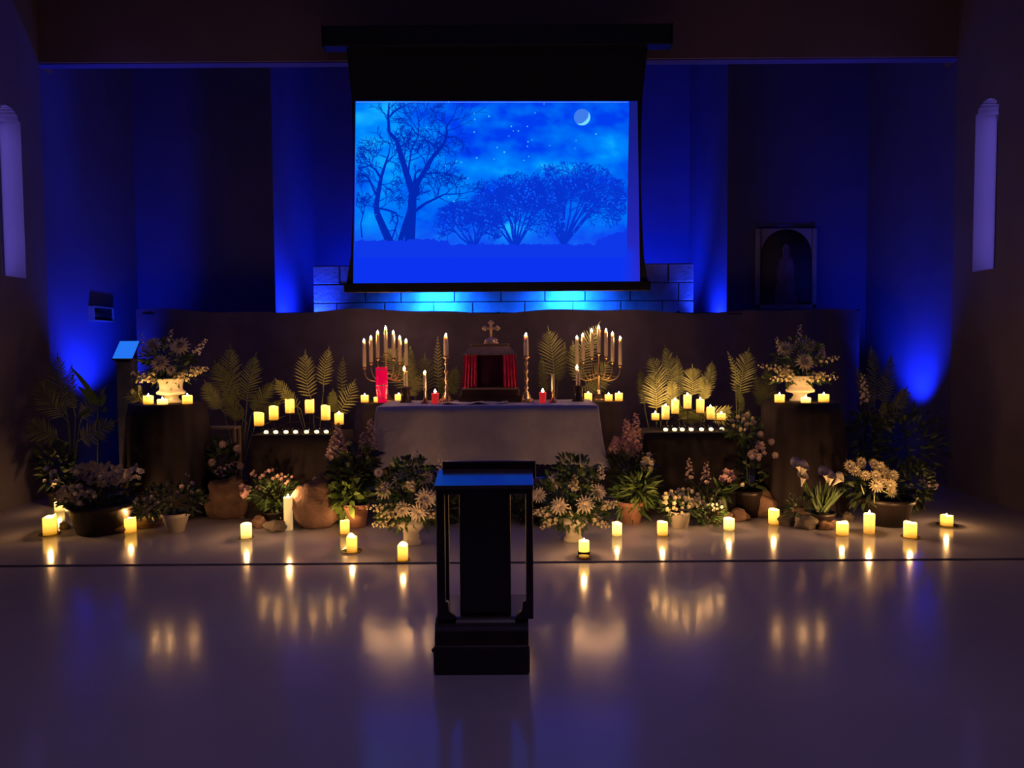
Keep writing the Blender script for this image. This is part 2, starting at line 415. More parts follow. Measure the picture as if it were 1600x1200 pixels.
grid_pic('screen_surface', [(555, 158), (996, 158), (1000, 443), (552, 443)], 60, 40, col_white, -0.004)
BL = [(575, 215, 55, 60, 1.0), (590, 175, 50, 25, .6), (640, 240, 60, 50, .5), (600, 330, 60, 60, .8), (745, 180, 28, 14, .45), (930, 225, 55, 30, .45),
      (870, 262, 60, 14, .8), (960, 240, 50, 30, .4), (800, 262, 60, 18, .55), (745, 270, 50, 22, .5), (800, 362, 26, 18, 1.3), (795, 355, 10, 7, 1.2), (700, 300, 50, 30, .45), (950, 340, 50, 25, .5), (830, 330, 70, 40, .3)]
def col_sky(px, py):
    n = fbm(px / 42.0, py / 24.0) * 0.9 + 0.12
    for bx, by, rx, ry, k in BL:
        n += k * 0.75 * math.exp(-((px - bx) / rx) ** 2 - ((py - by) / ry) ** 2)
    n = max(0, n)
    c = mixc(lin((0, 62, 240)), lin((0, 140, 255)), n * 1.15)
    c = mixc(c, lin((30, 200, 255)), (n - 0.8) * 1.2)
    if py > 340: c = mixc(c, lin((30, 90, 250)), (py - 340) / 90)
    return c
grid_pic('projected_sky', [(556, 158.5), (983, 158.5), (979, 391), (554, 391)], 130, 76, col_sky, -0.007)

# flat print of the picture: silhouettes of trees, the ground, the moon and the stars
emat('silhouette', lin((6, 50, 205)), 1.0); emat('silhouette_deep', lin((2, 40, 178)), 1.0)
emat('gap_print', lin((14, 92, 250)), 1.0)
emat('ground_print', lin((14, 56, 232)), 1.0)
emat('moon_print', lin((62, 125, 235)), 1.0); emat('crescent_print', lin((120, 225, 250)), 1.0); emat('star_print', lin((60, 190, 255)), 1.0)
emat('edge_print', lin((90, 150, 255)), 1.0)
XMAX = lambda py: 983 - (py - 158) * 0.018
def seg2(m, p, q, w0, w1, dy):
    if p[0] > XMAX(p[1]) - 1 or q[0] > XMAX(q[1]) - 1 or p[0] < 556.5 or q[0] < 556.5 or p[1] < 159.5 or q[1] < 159.5: return False
    dx, dyy = q[0] - p[0], q[1] - p[1]; L = math.hypot(dx, dyy) or 1; nx, ny = -dyy / L, dx / L
    m.add([loc(p[0] - nx * w0 / 2, p[1] - ny * w0 / 2, SY, dy), loc(p[0] + nx * w0 / 2, p[1] + ny * w0 / 2, SY, dy), loc(q[0] + nx * w1 / 2, q[1] + ny * w1 / 2, SY, dy), loc(q[0] - nx * w1 / 2, q[1] - ny * w1 / 2, SY, dy)], [(0, 1, 2, 3)])
    return True
def grow(m, p, ang, L, w, depth, dy, inside=None, spread=38):
    q = p; steps = 3
    for k in range(steps):
        ang += random.uniform(-16, 16)
        n = (q[0] + math.cos(R(ang)) * L / steps, q[1] - math.sin(R(ang)) * L / steps)
        if inside and not inside(*n): return
        w1 = max(0.8, w * (1 - 0.18))
        if not seg2(m, q, n, w, w1, dy): return
        w = w1; q = n
        if depth > 0 and random.random() < 0.4:
            grow(m, q, ang + random.choice((-1, 1)) * random.uniform(25, 60), L * 0.6, w * 0.7, depth - 1, dy, inside, spread)
    if depth > 0:
        for s_ in (-1, 1):
            grow(m, q, ang + s_ * random.uniform(12, spread), L * random.uniform(.6, .85), w * 0.75, depth - 1, dy, inside, spread)
def limb(m, pts, w0, w1, dy, twig=(22, 3), every=1, start=1):
    n = len(pts)
    for i in range(n - 1):
        a, b = pts[i], pts[i + 1]; wa = w0 + (w1 - w0) * i / (n - 1); wb = w0 + (w1 - w0) * (i + 1) / (n - 1)
        seg2(m, a, b, wa, wb, dy)
        if i >= start:
            ang = math.degrees(math.atan2(a[1] - b[1], b[0] - a[0]))
            for k in range(2 * every):
                t = random.random(); pp = (a[0] + (b[0] - a[0]) * t, a[1] + (b[1] - a[1]) * t)
                grow(m, pp, ang + random.choice((-1, 1)) * random.uniform(30, 75), random.uniform(.6, 1.3) * twig[0], 1.6, twig[1], dy)
    a, b = pts[-2], pts[-1]; ang = math.degrees(math.atan2(a[1] - b[1], b[0] - a[0]))
    grow(m, b, ang, twig[0] * .8, w1, twig[1], dy)
random.seed(21)
m = MB()
limb(m, [(640, 380), (642, 350), (644, 325), (645, 300)], 17, 12, -.010, start=9)
limb(m, [(624, 382), (630, 362), (636, 345), (643, 325)], 8, 10, -.010, start=9)
limb(m, [(645, 303), (634, 267), (625, 237), (620, 220), (608, 207), (607, 183), (608, 162)], 11, 2.2, -.010, (20, 2))
limb(m, [(646, 305), (655, 282), (676, 246), (694, 225), (698, 212), (698, 198), (706, 186)], 9, 1.6, -.010, (20, 2))
limb(m, [(700, 215), (710, 213), (722, 222), (730, 231)], 2, 1, -.010, (9, 1))
limb(m, [(649, 330), (665, 318), (682, 310), (694, 304), (722, 303)], 5, 1.2, -.010, (20, 3))
limb(m, [(662, 272), (685, 270), (700, 271), (712, 276)], 2.4, 1, -.010, (10, 2))
limb(m, [(638, 270), (640, 255), (643, 234), (653, 214), (655, 195), (652, 177)], 3, 1.2, -.010, (20, 3))
limb(m, [(609, 183), (618, 173), (628, 168), (640, 162)], 3, 1.4, -.010, (14, 2))
limb(m, [(678, 243), (680, 232), (672, 222), (660, 216)], 2, 1, -.010, (14, 2))
limb(m, [(666, 262), (662, 248), (652, 238)], 2, 1, -.010, (14, 2))
limb(m, [(672, 168), (680, 178), (682, 190)], 1.6, 1, -.010, (8, 1))
m.build('tree_silhouette', MT['silhouette_deep'], ps, smooth=False)
m = MB()
limb(m, [(610, 380), (600, 358), (590, 335), (588, 322), (593, 292), (596, 277), (602, 258), (608, 240)], 13, 2, -.011, (18, 3), start=2)
limb(m, [(596, 280), (587, 265), (577, 259), (560, 264)], 4, 1.6, -.011, (16, 3))
limb(m, [(588, 305), (577, 280), (563, 270)], 4, 1.4, -.011, (16, 3))
limb(m, [(590, 325), (608, 329), (620, 334), (622, 345), (614, 370)], 3, 2.2, -.011, (10, 1))
limb(m, [(566, 372), (564, 350), (570, 325), (566, 300)], 2, 1, -.011, (16, 3))
m.build('tree_silhouette', MT['silhouette_deep'], ps, smooth=False)
for base_, cx, cy, rx, ry, n_, L_ in (((880, 384), 888, 314, 96, 62, 15, 30), ((742, 388), 732, 350, 62, 38, 10, 20), ((805, 390), 808, 325, 74, 56, 12, 27)):
    m = MB()
    ins = lambda x, y: ((x - cx) / rx) ** 2 + ((y - cy) / ry) ** 2 < 1.0 + 0.25 * noise.noise(Vector((x / 14, y / 14, 1))) or math.hypot(x - base_[0], y - base_[1]) < 30
    for i in range(n_):
        th = 12 + 156 * (i + .5) / n_ + random.uniform(-5, 5)
        ex = cx + rx * math.cos(R(th)) * random.uniform(.45, .8); ey = cy - ry * math.sin(R(th)) * random.uniform(.1, .8)
        mid = ((base_[0] * .6 + ex * .4) + random.uniform(-6, 6), base_[1] * .55 + ey * .45 + random.uniform(-4, 4))
        pts = [base_, mid, (ex, ey)]
        seg2(m, pts[0], pts[1], 4, 2.4, -.012); seg2(m, pts[1], pts[2], 2.4, 1.5, -.012)
        for k in range(4):
            t = random.random(); pp = (mid[0] + (ex - mid[0]) * t, mid[1] + (ey - mid[1]) * t)
            grow(m, pp, th + random.uniform(-50, 50), L_ * random.uniform(.5, 1), 2.0, 3, -.012, ins, 45)
    m.build('tree_silhouette', MT['silhouette'], ps, smooth=False)
m = MB(); rnd = random.Random(77); q_ = 0
while q_ < 420:
    x_, y_ = rnd.uniform(690, 976), rnd.uniform(258, 368)
    if not any(((x_ - cx) / (rx * .92)) ** 2 + ((y_ - cy) / (ry * .9)) ** 2 < 1 for cx, cy, rx, ry in ((888, 314, 96, 62), (732, 350, 62, 38), (808, 325, 74, 56))): continue
    if noise.noise(Vector((x_ / 22, y_ / 22, 4))) < -.15 or x_ > XMAX(y_) - 4: q_ += .2; continue
    q_ += 1; rr = rnd.uniform(.7, 1.9); c = loc(x_, y_, SY, -.0125); k = mpp(SY); o_ = rnd.uniform(0, 6); n_ = rnd.choice((5, 6))
    m.add([c + Vector((rr * rnd.uniform(.6, 1.3) * k * math.cos(o_ + 2 * PI * i / n_), 0, rr * rnd.uniform(.6, 1.3) * k * math.sin(o_ + 2 * PI * i / n_))) for i in range(n_)], [tuple(range(n_))])
m.build('crown_gap', MT['gap_print'], ps, smooth=False)['kind'] = 'stuff'
m = MB(); top = []
for i in range(141):
    px = 555 + (984 - 555) * i / 140
    yy = 376 + 3 * noise.noise(Vector((px / 11, 0, 0))) + 3 * noise.noise(Vector((px / 4, 5, 0)))
    if 700 < px < 930: yy += 6
    if 930 < px: yy -= (px - 930) * 0.35
    if 640 < px < 680: yy -= 2
    top.append((min(px, XMAX(yy)), yy))
for i in range(140):
    (x0, y0), (x1, y1) = top[i], top[i + 1]
    m.add([loc(x0, y0, SY, -.013), loc(x1, y1, SY, -.013), loc(x1, 402, SY, -.013), loc(x0, 402, SY, -.013)], [(0, 3, 2, 1)])
m.build('ground_silhouette', MT['ground_print'], ps, smooth=False)
def disc(m, px, py, r, dy, n=20):
    c = loc(px, py, SY, dy); k = mpp(SY)
    m.add([c + Vector((r * k * math.cos(2 * PI * i / n), 0, r * k * math.sin(2 * PI * i / n))) for i in range(n)], [tuple(range(n))])
m = MB(); disc(m, 909.5, 183.5, 12.6, -.009, 28); m.build('moon_disc', MT['moon_print'], ps, smooth=False)
m = MB(); c = loc(909.5, 183.5, SY, -.011); k = mpp(SY); oo = []; ii = []
for i in range(17):
    th = R(-130 + 170 * i / 16)
    oo.append(c + Vector((12.4 * k * math.cos(th), 0, 12.4 * k * math.sin(th))))
    f_ = 1 - 0.40 * math.sin(PI * i / 16); ii.append(c + Vector((12.4 * f_ * k * math.cos(th), 0, 12.4 * f_ * k * math.sin(th))))
m.add(oo + ii, [(i, i + 1, 17 + i + 1, 17 + i) for i in range(16)]); m.build('moon_crescent', MT['crescent_print'], ps, smooth=False)
m = MB()
for (x, y, r) in [(764, 182, 1.5), (742, 187, 1.3), (741, 178, 1), (799, 198, 1.3), (810, 205, 1.3), (802, 205, 1), (824, 198, 1.2), (825, 222, 1.3), (831, 219, 1), (824, 229, 1.2), (788, 238, 1.6), (777, 231, 1.1), (795, 213, 1), (931, 210, 1.5), (741, 207, 1.3), (745, 247, 1.5), (713, 252, 1.2), (721, 254, 1.2), (696, 259, 1.1), (731, 279, 1.2), (709, 315, 1.3), (701, 309, 1.1), (777, 230, .9), (819, 251, 1.1), (826, 245, 1), (900, 220, .9), (898, 232, .9), (859, 228, .9), (836, 177, 1), (850, 163, .9), (701, 160, 1.2), (772, 249, 1), (667, 200, 1), (847, 258, 1.2)]:
    disc(m, x, y, r, -.0105, 7)
m.build('star', MT['star_print'], ps, smooth=False)['kind'] = 'stuff'
m = MB(); seg2(m, (557, 160.2), (981, 160.2), 1.2, 1.2, -.0115)
m.build('picture_edge', MT['edge_print'], ps, smooth=False)

# ---------------------------------------------------------------- backdrop curtain
def drape(name, px0, px1, Y, ytop, m, label, cat='curtain', n=200, amp=.03):
    a, b = at(px0, ytop, Y), at(px1, ytop, Y); o = thing(name, ((a.x + b.x) / 2, Y, 0), label, cat); cx = (a.x + b.x) / 2
    mb = MB(); rows = 12
    for j in range(rows + 1):
        t = j / rows
        for i in range(n + 1):
            u = i / n; x = a.x + (b.x - a.x) * u
            zt = a.z + (b.z - a.z) * u + 0.022 * math.sin(u * 21 + 1) + .012 * math.sin(u * 47)
            f = amp * (0.25 + 0.75 * t) * (math.sin(u * 88 + 2.0 * math.sin(u * 13)) + .7 * math.sin(u * 37 + 2)) + .03 * noise.noise(Vector((u * 20, t * 2, 0)))
            mb.v.append((x - cx, f, zt * (1 - t) + 0.01 * t))
    for j in range(rows):
        for i in range(n):
            k = j * (n + 1) + i; mb.f.append((k, k + n + 1, k + n + 2, k + 1))
    mb.build('cloth', MT[m], o)
    pr_ = MB(); pr_.tube([(a.x - cx, .03, a.z - .03), (0, .03, (a.z + b.z) / 2 - .03), (b.x - cx, .03, b.z - .03)], .014)
    pr_.build('rod', MT['black_metal'], o)
    for k in range(5): MB().tube([((a.x - cx) + (b.x - a.x) * k / 4, .07, 0), ((a.x - cx) + (b.x - a.x) * k / 4, .07, a.z - .04)], .016).build('upright', MT['black_metal'], o)
    return o
drape('backdrop_curtain', 212, 1345, 9.12, 486, 'drape', 'long dark brown curtain hung behind the altar across the sanctuary')

# ---------------------------------------------------------------- wall picture and small box on the left
p = at(1228, 420, 10.36)
t = thing('wall_picture', (p.x, 10.36, p.z), 'tall pale arched frame around a dim robed figure on the right rear wall', 'picture')
k = mpp(10.36); hw, hh = 47 * k, 62 * k
MB().box((0, 0.02, 0), (2 * hw - .06, .02, 2 * hh - .04)).build('backing', MT['paint_dark'], t)
for sx in (-1, 1):
    MB().box((sx * (hw - .03), 0, 0), (.06, .05, 2 * hh)).build('side_moulding', MT['frame_pale'], t, bevel=.008)
MB().box((0, 0, -hh + .03), (2 * hw, .05, .06)).build('bottom_moulding', MT['frame_pale'], t, bevel=.008)
m = MB(); n = 16; arc = [((hw - .07) * math.cos(PI * i / n), (hh * .35) + (hw - .07) * math.sin(PI * i / n)) for i in range(n + 1)]
for i in range(n):
    (x0, z0), (x1, z1) = arc[i], arc[i + 1]
    m.add([(x0, -.01, z0), (x0, -.01, hh), (x1, -.01, hh), (x1, -.01, z1)], [(0, 1, 2, 3)])
m.build('arched_top', MT['frame_pale'], t, smooth=False)
m = MB().lathe([(.001, 0), (.17, .0), (.155, .12), (.12, .35), (.13, .5), (.10, .6), (.04, .64), (.055, .70), (.05, .76), (.02, .80), (.001, .81)], 14, (0, 0, -hh + .08))
o = m.build('figure', MT['paint_robe'], t); o.scale = (1, .12, 1.05)
p = at(151, 491, 9.4)
t = thing('wall_box', (pl, p.y, p.z), 'small pale rimmed dark box on the blue lit left wall', 'wall box')
MB().box((0.03, 0, 0), (.05, .42, .15)).build('box_body', MT['black_metal'], t)
m = MB()
for dz in (-.085, .085): m.box((.035, 0, dz), (.07, .46, .016))
for dy in (-.225, .225): m.box((.035, dy, 0), (.07, .016, .18))
m.build('rim', MT['frame_pale'], t, smooth=False)

# ---------------------------------------------------------------- tables and cloths
def skirt(name, pos, outline, z, drop, m, label, flare=.06, folds=22, amp=.02, hem=None, cat='tablecloth', corner=0.0, mat2=None, group=None):
    """outline: list of (x,y,nx,ny,cornerness) around the table top"""
    mb = MB(); n = len(outline); rows = 9
    t = thing(name, (pos[0], pos[1], z), label, cat, group)
    mb.v.append((0, 0, .006))
    mb.v += [(x * .5, y * .5, .006) for x, y, _, _, _ in outline]
    b1 = len(mb.v); mb.v += [(x, y, .004) for x, y, _, _, _ in outline]
    for k in range(n): mb.f.append((0, 1 + k, 1 + (k + 1) % n)); mb.f.append((1 + k, b1 + k, b1 + (k + 1) % n, 1 + (k + 1) % n))
    prev = b1
    for j in range(1, rows + 1):
        s = j / rows; b = len(mb.v)
        for k, (x, y, nx, ny, c) in enumerate(outline):
            u = k / n
            w = amp * s ** .7 * (math.sin(u * 2 * PI * folds) + .5 * math.sin(u * 2 * PI * folds * 1.7 + 1)) + .012
            out = w + flare * s * (1 + 0 * c) + corner * c * s * s
            dz = -drop * s * (1 + .12 * corner / .1 * c * .8 if corner else 1)
            if hem and j == rows: dz += hem * abs(math.sin(u * 2 * PI * 60))
            mb.v.append((x + nx * out, y + ny * out, dz))
        for k in range(n): mb.f.append((prev + k, b + k, b + (k + 1) % n, prev + (k + 1) % n))
        prev = b
    mb.build('cloth', MT[m], t); return t
def circ(r, n=96): return [(r * math.cos(2 * PI * k / n), r * math.sin(2 * PI * k / n), math.cos(2 * PI * k / n), math.sin(2 * PI * k / n), 0) for k in range(n)]
def rect(w, d, n=40, rc=.02):
    o = []; hw, hd = w / 2, d / 2; pts = []
    C = [(-hw, -hd), (hw, -hd), (hw, hd), (-hw, hd)]; N = [(0, -1), (1, 0), (0, 1), (-1, 0)]
    for s in range(4):
        a, b = C[s], C[(s + 1) % 4]; nn = N[s]; n1 = N[(s + 1) % 4]; L = math.hypot(b[0] - a[0], b[1] - a[1]); m = max(6, int(n * L / max(w, d)))
        for i in range(m):
            t = (i + .5) / m; dc = min(t, 1 - t) * L; c = max(0, 1 - dc / .22) ** 2
            oth = N[(s - 1) % 4] if t < .5 else n1
            v = Vector((nn[0] + oth[0] * c, nn[1] + oth[1] * c)).normalized()
            o.append((a[0] + (b[0] - a[0]) * t, a[1] + (b[1] - a[1]) * t, v.x, v.y, c))
    return o
def round_table(name, x, y, z, r, label, cl, m='skirt', drop=None, folds=14, group=None):
    t = thing(name, (x, y, 0), label, 'table', group)
    MB().lathe([(.001, z - .02), (r, z - .02), (r, z - .002), (.001, z - .002)], 40).build('table_top', MT['wood'], t)
    MB().lathe([(r * .55, 0), (r * .55, .03), (.04, .06), (.035, z - .05), (.1, z - .02)], 16).build('pedestal', MT['wood'], t)
    skirt('tablecloth', (x, y), circ(r + .012), z, drop or z - .03, m, cl, folds=folds, flare=.07)
LZ, RZ, SZ, AZ = 1.062, 1.078, 1.005, 1.04
pL = at(262, 630, 7.25); pR = at(1253, 627, 7.25)
round_table('pedestal_table', pL.x, 7.25, pL.z, .335, 'round pedestal table under dark cloth carrying the left urn of flowers', 'floor length dark cloth over the round table of the left flower urn')
round_table('pedestal_table', pR.x, 7.25, pR.z, .345, 'round pedestal table under dark cloth carrying the right urn of flowers', 'floor length dark cloth over the round table of the right flower urn')
sL = at(595, 628, 8.35); sR = at(946, 626, 8.35)
round_table('side_table', sL.x, 8.35, sL.z, .265, 'small round side table behind the left end of the altar', 'dark cloth over the small side table left of the altar', 'sheer', folds=9)
round_table('side_table', sR.x, 8.35, sR.z, .265, 'small round side table behind the right end of the altar', 'dark cloth over the small side table right of the altar', 'sheer', folds=9)
def four_leg(name, x, y, z, w, d, label, cat='table', m='wood', top=.03, leg=.05):
    t = thing(name, (x, y, 0), label, cat)
    MB().box((0, 0, z - top / 2 - .002), (w, d, top)).build('table_top', MT[m], t, bevel=.005)
    for sx in (-1, 1):
        for sy in (-1, 1): MB().box((sx * (w / 2 - leg), sy * (d / 2 - leg), (z - top) / 2), (leg, leg, z - top)).build('leg', MT[m], t, bevel=.004)
    MB().box((0, 0, z - top - .05), (w - 2 * leg, d - 2 * leg, .08)).build('apron', MT[m], t)
    return t
kL = at(463, 681, 7.05); kR = at(1079, 677, 7.05)
four_leg('candle_table', kL.x, 7.3, kL.z, .86, .5, 'low table under dark cloth carrying the left rows of candles')
four_leg('candle_table', kR.x, 7.3, kR.z, .88, .5, 'low table under dark cloth carrying the right rows of candles')
skirt('tablecloth', (kL.x, 7.3), rect(.87, .51), kL.z, kL.z - .03, 'skirt', 'dark cloth over the low table of the left candle rows', folds=16, amp=.01, flare=.03, corner=.05)
skirt('tablecloth', (kR.x, 7.3), rect(.89, .51), kR.z, kR.z - .03, 'skirt', 'dark cloth over the low table of the right candle rows', folds=16, amp=.01, flare=.03, corner=.05)
# altar
aL, aR = at(589, 638, 7.05), at(934, 633, 7.05)
AX = (aL.x + aR.x) / 2; AW = aR.x - aL.x; AY0, AY1 = 7.05, 7.92; AZ = (aL.z + aR.z) / 2
four_leg('altar', AX, (AY0 + AY1) / 2, AZ, AW, AY1 - AY0, 'long altar table under the white cloth at the centre', 'altar', 'dark_wood', .05, .08)
skirt('altar_cloth', (AX, (AY0 + AY1) / 2), rect(AW + .01, AY1 - AY0 + .01, 150), AZ, AZ - at(760, 728, 6.98).z, 'linen', 'white linen altar cloth with scalloped hem draped over the altar', flare=.05, folds=11, amp=.017, hem=.014, cat='altar cloth', corner=.11)
# folded linen on the altar
m = MB(); n = 26
for j in range(7):
    for i in range(n + 1):
        u = i / n; m.v.append((-.33 + .66 * u, -.12 + .24 * j / 6 + .01 * math.sin(u * 9), .012 + .008 * math.sin(u * 14 + j) + .006 * noise.noise(Vector((u * 6, j, 0)))))
for j in range(6):
    for i in range(n): k = j * (n + 1) + i; m.f.append((k, k + 1, k + n + 2, k + n + 1))
p = at(742, 630, 7.35); t = thing('folded_linen', (p.x, 7.38, AZ + .004), 'crumpled white linen cloth lying on the altar before the tabernacle', 'linen')
m.build('cloth', MT['linen'], t)

# ---------------------------------------------------------------- tabernacle and cross
TX = at(766, 600, 7.62).x; k = mpp(7.62)
def zz(py, px=766, Y=7.62): return at(px, py, Y).z
t = thing('tabernacle', (TX, 7.7, AZ + .006), 'wooden tabernacle with sloped roof and parted red curtains on the altar', 'tabernacle')
z0 = AZ + .006
B = lambda c, d, nm, mm, bv=.006: MB().box(c, d).build(nm, MT[mm], t, bevel=bv)
hb = zz(608) - z0; hr = zz(554) - z0; ht = zz(538) - z0
B((0, 0, .03), (98 * k, .34, .06), 'base', 'dark_wood')
B((0, 0, (.06 + hb) / 2), (90 * k, .31, hb - .06), 'plinth', 'dark_wood')
B((0, 0, hb + .008), (86 * k, .32, .018), 'base_moulding', 'tab_wood')
B((0, .10, (hb + hr) / 2), (70 * k, .10, hr - hb), 'cabinet', 'violet_cloth')
for sx in (-1, 1):
    m = MB(); n = 30; w = 20 * k
    for j in range(9):
        s = j / 8
        for i in range(n + 1):
            u = i / n; x = sx * (20 * k + s * 0 + u * (w + 3.5 * k * s)); m.v.append((x, -.12 + .010 * math.sin(u * 30) * (0.5 + s * .5), hr - .003 - s * (hr - hb - .022)))
    for j in range(8):
        for i in range(n): q = j * (n + 1) + i; m.f.append((q, q + n + 1, q + n + 2, q + 1))
    m.build('curtain', MT['red_cloth'], t)
    B((sx * 39.5 * k, .04, (hb + hr) / 2), (2.2 * k, .22, hr - hb), 'side_post', 'tab_wood')
m = MB(); w0, w1 = 40 * k, 29 * k
m.add([(-w0, -.16, hr), (w0, -.16, hr), (w0, .16, hr), (-w0, .16, hr), (-w0, -.16, hr + .012), (w0, -.16, hr + .012), (w0, .16, hr + .012), (-w0, .16, hr + .012), (-w1, -.09, ht - .012), (w1, -.09, ht - .012), (w1, .09, ht - .012), (-w1, .09, ht - .012)],
      [(3, 2, 1, 0), (0, 1, 5, 4), (1, 2, 6, 5), (2, 3, 7, 6), (3, 0, 4, 7), (4, 5, 9, 8), (5, 6, 10, 9), (6, 7, 11, 10), (7, 4, 8, 11), (8, 9, 10, 11)])
m.build('roof', MT['tab_wood'], t, smooth=False)
B((0, 0, ht - .004), (60 * k, .20, .018), 'roof_cap', 'tab_wood', .004)
B((0, -.165, hr + .003), (82 * k, .012, .016), 'cornice', 'tab_wood', .003)
t = thing('altar_cross', (TX + .01, 7.7, z0 + ht + .006), 'small gilded cross with trefoil ends standing on the tabernacle', 'cross')
H = zz(501) - zz(538)
MB().lathe([(.075, 0), (.078, .012), (.055, .02), (.062, .035), (.05, .05), (.03, .058), (.016, .07)], 14).build('base', MT['gilt'], t)
m = MB()
for a_ in range(5): m.blob((.05 * math.cos(a_ * PI / 4), -.03, .035 + .01 * math.sin(a_)), .018, 6, 5)
m.build('base_scrolls', MT['gilt'], t)
zc = H * .66; m = MB(); m.box((0, 0, zc - .02), (.022, .018, H * .78)).box((0, 0, zc), (.13, .018, .022))
cb = m.build('cross_bars', MT['gilt'], t, bevel=.003)
m = MB()
for cx, cz in ((-.065, zc), (.065, zc), (0, H - .025)):
    for dx, dz in ((0, .016), (-.016, 0), (.016, 0), (0, -.014), (0, 0)): m.blob((cx + dx, 0, cz + dz), (.014, .009, .014), 8, 6)
m.blob((0, -.004, zc), (.02, .013, .02), 8, 6)
m.build('trefoil_ends', MT['gilt'], cb)
m = MB().tube([(0, -.014, zc + .02), (0, -.016, zc - .02), (.002, -.014, zc - .06)], [.006, .009, .005]).tube([(-.04, -.012, zc + .008), (0, -.014, zc - .002), (.04, -.012, zc + .008)], .0035)
m.blob((0, -.018, zc + .03), .008, 6, 5); m.build('small_figure', MT['brass'], t)

# ---------------------------------------------------------------- candles
def flame_mesh(h, r):
    return MB().lathe([(.0005, 0), (r * .55, h * .10), (r, h * .32), (r * .82, h * .52), (r * .45, h * .76), (.0005, h)], 8)
def wax_mesh(h, r, wob=0, seed=0, dip=.25, taper=1.0):
    rnd = random.Random(seed); ph = rnd.uniform(0, 6.28); pk = rnd.uniform(.5, 1)
    def fn(th, i):
        if i in (3, 4, 5): return (0, wob * h * (max(0, math.cos(th - ph)) ** 2 * pk + .25 * math.sin(3 * th + ph)))
        return (0, 0)
    return MB().lathe([(r * .96, 0), (r, h * .04), (r, h * .5), (r * taper, h * .96), (r * .94 * taper, h), (r * .8 * taper, h * .985), (r * .7 * taper, h - min(h * dip, .02)), (.001, h - min(h * dip, .022))], 18, fn=fn)
def candle_light(t, z, power, r=.018, col=(1.0, 0.50, 0.17)):
    l = bpy.data.lights.new('candle_light', 'POINT'); l.energy = power; l.color = col; l.shadow_soft_size = r
    o = bpy.data.objects.new('candle_light', l); COL.objects.link(o); o.parent = t; o.location = (0, 0, z); return o
def candle(name, loc_, h, r, label, group=None, wax='led_wax', flame=(.022, .0065), seed=0, wob=0.0, fm='flame_small', dish=0, cat='candle', taper=1.0, glass=False, lift=0.0, glow=0.0):
    t = thing(name, loc_, label, cat, group)
    z = lift
    if dish:
        MB().lathe([(.001, 0), (dish * .8, 0), (dish, .010), (dish * .96, .010), (dish * .78, .004), (.001, .004)], 22).build('dish', MT['glass'], t); z += .004
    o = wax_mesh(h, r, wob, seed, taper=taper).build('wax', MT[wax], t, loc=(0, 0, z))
    top = h - min(h * .25, .02)
    MB().tube([(0, 0, 0), (.0006, 0, .012 + (h - top) * .6)], .0012, 5).build('wick', MT['wick'], o, loc=(0, 0, top))
    if flame:
        flame_mesh(flame[0], flame[1]).build('flame', MT[fm], t, loc=(0, 0, z + max(top + .012, h - .004)))
    if glow: candle_light(t, z + h + (.016 + flame[0] if flame else .018), glow, .014)
    if glass:
        MB().lathe([(r * 1.12, 0), (r * 1.16, h * .2), (r * 1.16, h * .42), (r * 1.10, h * .42), (r * 1.10, h * .2), (r * 1.06, .003)], 18, cap=False).build('glass_cylinder', MT['glass'], t)
    return t
# on the floor: px, top, bottom, width px, material, flame, wobble, dish, glass, label
FC = [
    (93, 784, 801, 15, 'led_pale', None, .1, 0, 0, 'short pale candle farthest left, behind the dished yellow one'),
    (78, 806, 838, 21, 'led_wax', (.02, .006), .16, .085, 0, 'yellow pillar candle in a glass dish at the far left of the floor'),
    (204, 808, 834, 19, 'led_wax', None, .1, 0, 0, 'yellow pillar candle on the floor left of the pale tapered pot'),
    (375, 790, 810, 14, 'led_wax', None, .18, .05, 0, 'small yellow pillar candle with melted rim before the tall reddish rock'),
    (385, 818, 844, 18, 'led_pale', (.012, .004), .05, .065, 0, 'pale yellow pillar candle beside the small cobbles on the left floor'),
    (451, 776, 831, 15, 'tall_wax', (.034, .009), .0, 0, 0, 'tall slim ivory candle with bright flame between the left rocks'),
    (539, 813, 838, 16, 'led_wax', None, .1, .05, 0, 'yellow pillar candle on the floor beside the terracotta pot'),
    (550, 836, 865, 18, 'led_wax', None, .22, .08, 0, 'yellow pillar candle with sloping melted rim in a glass dish'),
    (629.5, 850, 879, 18, 'led_wax', None, .18, .055, 0, 'yellow pillar candle standing nearest the left floor urn'),
    (912.5, 845, 875, 18, 'half_wax', (.022, .008), .0, .06, 1, 'half burnt pillar candle in a clear glass before the right floor urn'),
    (964, 816, 840, 17, 'led_pale', None, .12, .045, 0, 'pale pillar candle with blotched rim right of the right floor urn'),
    (1035, 815, 840, 18, 'led_wax', (.014, .005), .08, .055, 0, 'yellow pillar candle on the floor before the small white pot'),
    (1139, 810, 831, 18, 'led_pale', (.014, .006), .05, .05, 0, 'short pale candle against the orange lit flat rock'),
    (1209, 796, 822, 18, 'led_wax', None, .05, .05, 0, 'yellow pillar candle standing behind the others near the right rocks'),
    (1316, 816, 839, 20, 'led_wax', None, .14, .05, 0, 'yellow pillar candle with notched rim right of the rock row'),
    (1358, 802, 836, 18, 'led_warm', (.034, .010), .0, 0, 0, 'tall amber candle with bright flame before the big dark pot'),
    (1422, 816, 843, 21, 'led_wax', None, .08, .075, 0, 'wide yellow pillar candle second from the right end of the floor'),
    (1479, 805, 824, 20, 'led_wax', (.022, .007), .12, .085, 0, 'yellow pillar candle in a dish at the far right of the floor'),
]
